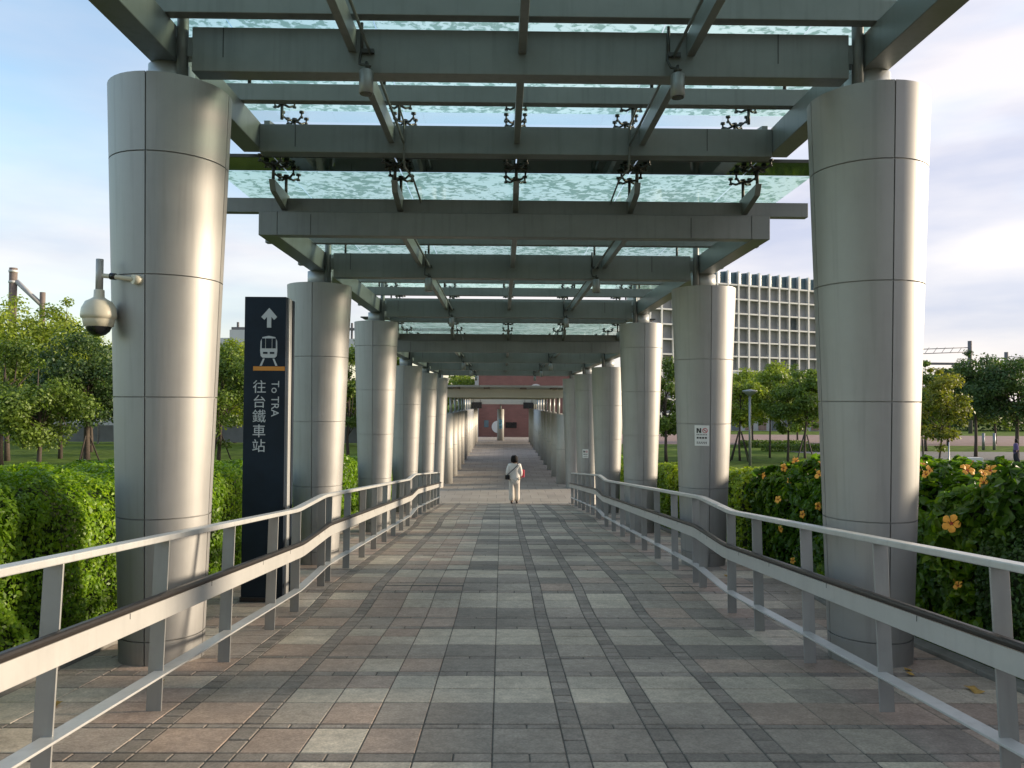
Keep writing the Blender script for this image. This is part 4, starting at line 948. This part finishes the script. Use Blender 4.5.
for k, px in enumerate((988, 999)):
    x = far(px, 60); solo(MB().tube([(x, 60, GZ), (x, 60, GZ + 1.3)], [.11, .10], 10), 'bollard', M['lamp'], (x, 60, GZ), 'grey round bollard beside the pale path under the dark trees', 'bollard', 'bollards by the pale path')
x = far(953, 30); solo(MB().tube([(x, 30, GZ - .1), (x, 30, GZ + 2.0)], .025, 8), 'metal_stake', M['lamp'], (x, 30, GZ), 'thin grey metal stake standing behind the hibiscus bush', 'stake')
for px, y in ((775, 62), (800, 57)):
    x = far(px, y); rg = np.random.default_rng(int(px)); n = 1500
    P = np.stack([x + rg.uniform(-2.6, 2.6, n), y + rg.uniform(-.7, .7, n), GZ + rg.random(n) ** .7 * .55], 1)
    t = thing('low_shrub', (x, y, GZ), 'low strip of clipped green shrubs on the lawn, %s' % ('nearer the paved square' if px == 775 else 'before the leafy staked tree'), 'shrub', 'low shrub strips'); leaf_object('foliage', P, rg.normal(size=(n, 3)) + np.array([0, -.3, .8]), .2, LF['tree_mid'], t, rg)
# strip of pale ground cover behind the hibiscus
rg = np.random.default_rng(77); n = 9000
P = np.stack([rg.uniform(9, 17.5, n), rg.uniform(27, 37, n), GZ + rg.random(n) * .3], 1)
o = leaf_object('ground_cover', P, rg.normal(size=(n, 3)) * .6 + np.array([0, 0, 1]), .2, LF['hedge'], None, rg); props(o, 'bright green ground cover planted on the lawn behind the hibiscus', 'ground cover', kind='stuff')

# ------------------------------------------------------------------ people
def skin_mesh(nm, verts, edges, radii, mats, root=0, sub=2):
    me = bpy.data.meshes.new(nm); me.from_pydata(verts, edges, []); o = bpy.data.objects.new(nm, me); COL.objects.link(o)
    o.modifiers.new('skin', 'SKIN'); md = o.modifiers.new('sub', 'SUBSURF'); md.levels = sub; md.render_levels = sub
    for i, r in enumerate(radii):
        sv = me.skin_vertices[0].data[i]; sv.radius = r if isinstance(r, tuple) else (r, r); sv.use_root = (i == root)
    bpy.context.view_layer.update(); dg = bpy.context.evaluated_depsgraph_get()
    m2 = bpy.data.meshes.new_from_object(o.evaluated_get(dg)); bpy.data.objects.remove(o)
    for m in mats: m2.materials.append(m)
    m2.polygons.foreach_set('use_smooth', [True] * len(m2.polygons)); return m2
def person(px, Y, zb, H, label, top_m, bot_m, bag, heading, hold):
    x = far(px, Y); t = thing('person', (x, Y, zb), label, 'person'); t.rotation_euler = (0, 0, heading); t.scale = (H / 1.6,) * 3
    # local coords, facing +Y, feet on z=0, designed for 1.60 m
    V = [(0, 0, .88), (0, .01, 1.05), (0, .005, 1.22), (0, 0, 1.32), (0, .01, 1.40), (0, .015, 1.48), (0, .02, 1.55),
         (.15, 0, 1.28), (.20, -.02, 1.05), (.20, .09, .86), (.205, .15, .80),
         (-.15, 0, 1.28), (-.215, -.03, 1.05), (-.20, .0, .84), (-.195, .03, .76),
         (.085, 0, .82), (.09, .06, .47), (.085, -.02, .09), (.09, .10, .035),
         (-.085, 0, .82), (-.085, -.03, .47), (-.085, -.17, .11), (-.085, -.07, .035)]
    E = [(0, 1), (1, 2), (2, 3), (3, 4), (4, 5), (5, 6), (3, 7), (7, 8), (8, 9), (9, 10), (3, 11), (11, 12), (12, 13), (13, 14), (0, 15), (15, 16), (16, 17), (17, 18), (0, 19), (19, 20), (20, 21), (21, 22)]
    Rr = [(.14, .10), (.12, .09), (.14, .095), (.09, .07), .048, (.078, .09), (.07, .085), .052, .042, .034, .028, .052, .042, .034, .028, .078, .056, .042, .036, .078, .056, .042, .036]
    link('body', skin_mesh('body', V, E, Rr, [M['skin']]), t)
    # blouse: loose tunic with sleeves
    Vs = [(0, 0, .58), (0, .005, .90), (0, .01, 1.15), (0, 0, 1.29), (0, 0, 1.345), (.16, 0, 1.265), (.205, -.02, 1.05), (.205, .07, .90), (-.16, 0, 1.265), (-.22, -.03, 1.05), (-.205, -.005, .88)]
    Es = [(0, 1), (1, 2), (2, 3), (3, 4), (3, 5), (5, 6), (6, 7), (3, 8), (8, 9), (9, 10)]
    Rs = [(.225, .165), (.205, .15), (.185, .14), (.15, .11), (.07, .06), .085, .078, .07, .085, .078, .07]
    link('blouse', skin_mesh('blouse', Vs, Es, Rs, [top_m]), t)
    Vt = [(0, 0, .88), (.088, 0, .80), (.09, .06, .45), (.087, -.03, .06), (-.088, 0, .80), (-.085, -.03, .45), (-.085, -.16, .07)]
    Et = [(0, 1), (1, 2), (2, 3), (0, 4), (4, 5), (5, 6)]
    link('trousers', skin_mesh('trousers', Vt, Et, [(.15, .115), .112, .100, .108, .112, .098, .106], [bot_m]), t)
    mb = MB()
    for c in ((.087, -.03, .0), (-.085, -.17, .0)):
        Ln = .24; vs = []
        for k, (yy, w, h) in enumerate(((-.06, .03, .07), (0, .038, .085), (.08, .042, .06), (.15, .040, .045), (.18, .02, .03))):
            for a in range(8):
                an = 2 * math.pi * a / 8; vs.append((c[0] + w * math.cos(an), c[1] + yy, max(0, c[2] + h * .5 + h * .5 * math.sin(an))))
        fs = [(i * 8 + a, i * 8 + (a + 1) % 8, (i + 1) * 8 + (a + 1) % 8, (i + 1) * 8 + a) for i in range(4) for a in range(8)] + [tuple(range(8)), tuple(range(32, 40))[::-1]]
        m_ = MB(); m_.add(vs, fs, 0, True); link('shoe', m_.mesh('shoe', M['shoe']), t)
    # bobbed hair
    mb = MB(); prof = [(.06, -.135), (.108, -.13), (.122, -.065), (.120, .01), (.104, .065), (.062, .10), (.01, .112)]
    mb.lathe(prof, (0, -.008, 1.50), 18)
    mb.v = [(p[0] * 1.0, p[1] if p[1] < .05 else .05 + (p[1] - .05) * .3, p[2] + .012 * math.sin(p[0] * 60)) for p in mb.v]
    link('hair', mb.mesh('hair', M['hair']), t)
    if bag:
        b = thing('shoulder_bag', (0, 0, 0), 'black shoulder bag', 'bag'); COL.objects.unlink(b); bpy.data.objects.remove(b)
        rot = Matrix.Rotation(heading, 4, 'Z'); sc_ = H / 1.6
        t2 = thing('shoulder_bag', (x, Y, zb), 'black shoulder bag slung across the woman in white', 'bag'); t2.rotation_euler = (0, 0, heading); t2.scale = (sc_,) * 3
        mb = MB().box(-.31, -.15, -.17, -.07, .80, .96); o = link('pouch', mb.mesh('pouch', M['black']), t2); md = o.modifiers.new('b', 'BEVEL'); md.width = .03; md.segments = 3
        mb = MB(); pts = [(-.24, -.125, .95), (-.13, -.155, 1.06), (0, -.155, 1.18), (.10, -.125, 1.28), (.13, -.04, 1.345), (.11, .06, 1.32), (0, .15, 1.18), (-.14, .14, 1.03), (-.23, .05, .96), (-.235, -.10, .95)]
        mb.tube(pts, .013, 6); link('strap', mb.mesh('strap', M['black']), t2)
        t3 = thing('red_bag', (x, Y, zb), 'small red bag held in front by the woman in white', 'bag'); t3.rotation_euler = (0, 0, heading); t3.scale = (sc_,) * 3
        mb = MB().box(.235, .345, .02, .10, .86, 1.12); o = link('pouch', mb.mesh('pouch', M['redbag']), t3); md = o.modifiers.new('b', 'BEVEL'); md.width = .02; md.segments = 2
    return t
person(516, 25.66, -3.284, 1.56, 'person in white blouse and cream trousers walking away down the walkway', M['shirt'], M['trouser'], True, 0., True)
person(1021, 46, GZ + .005, 1.45, 'person in purple top and dark trousers walking along the path', M['purple'], M['dark'], False, R(70), False)

# ------------------------------------------------------------------ fallen leaves
lr = random.Random(3)
H1, S1 = 'small curled leaf on the paving at the foot of the first hibiscus-side column', 'small brown leaf under the sign-side railing near the dome camera column'
for k, (x, y, sz, lab) in enumerate(((2.92, 5.05, .085, 'largest curled yellow leaf lying by the kerb below the hibiscus bush'), (2.75, 5.55, .05, H1), (2.70, 5.42, .045, H1), (-2.75, 4.7, .05, S1), (-2.35, 5.2, .04, S1),
        (2.45, 7.4, .04, 'small leaf on the paving between the first and second hibiscus-side columns'), (2.62, 9.6, .05, 'small leaf on the paving just before the second hibiscus-side column'))):
    mb = MB(); z = zf(y) + .006; n = 8; pts = [(x + sz * (1 if j % 2 else .62) * math.cos(2 * math.pi * j / n + k) * .6, y + sz * (1 if j % 2 else .7) * math.sin(2 * math.pi * j / n + k), z + .018 * lr.random()) for j in range(n)]
    mb.add(pts + [(x, y, z)], [(j, (j + 1) % n, n) for j in range(n)]); solo(mb, 'fallen_leaf', M['deadleaf'], (x, y, z), lab, 'leaf', 'fallen leaves on the paving')
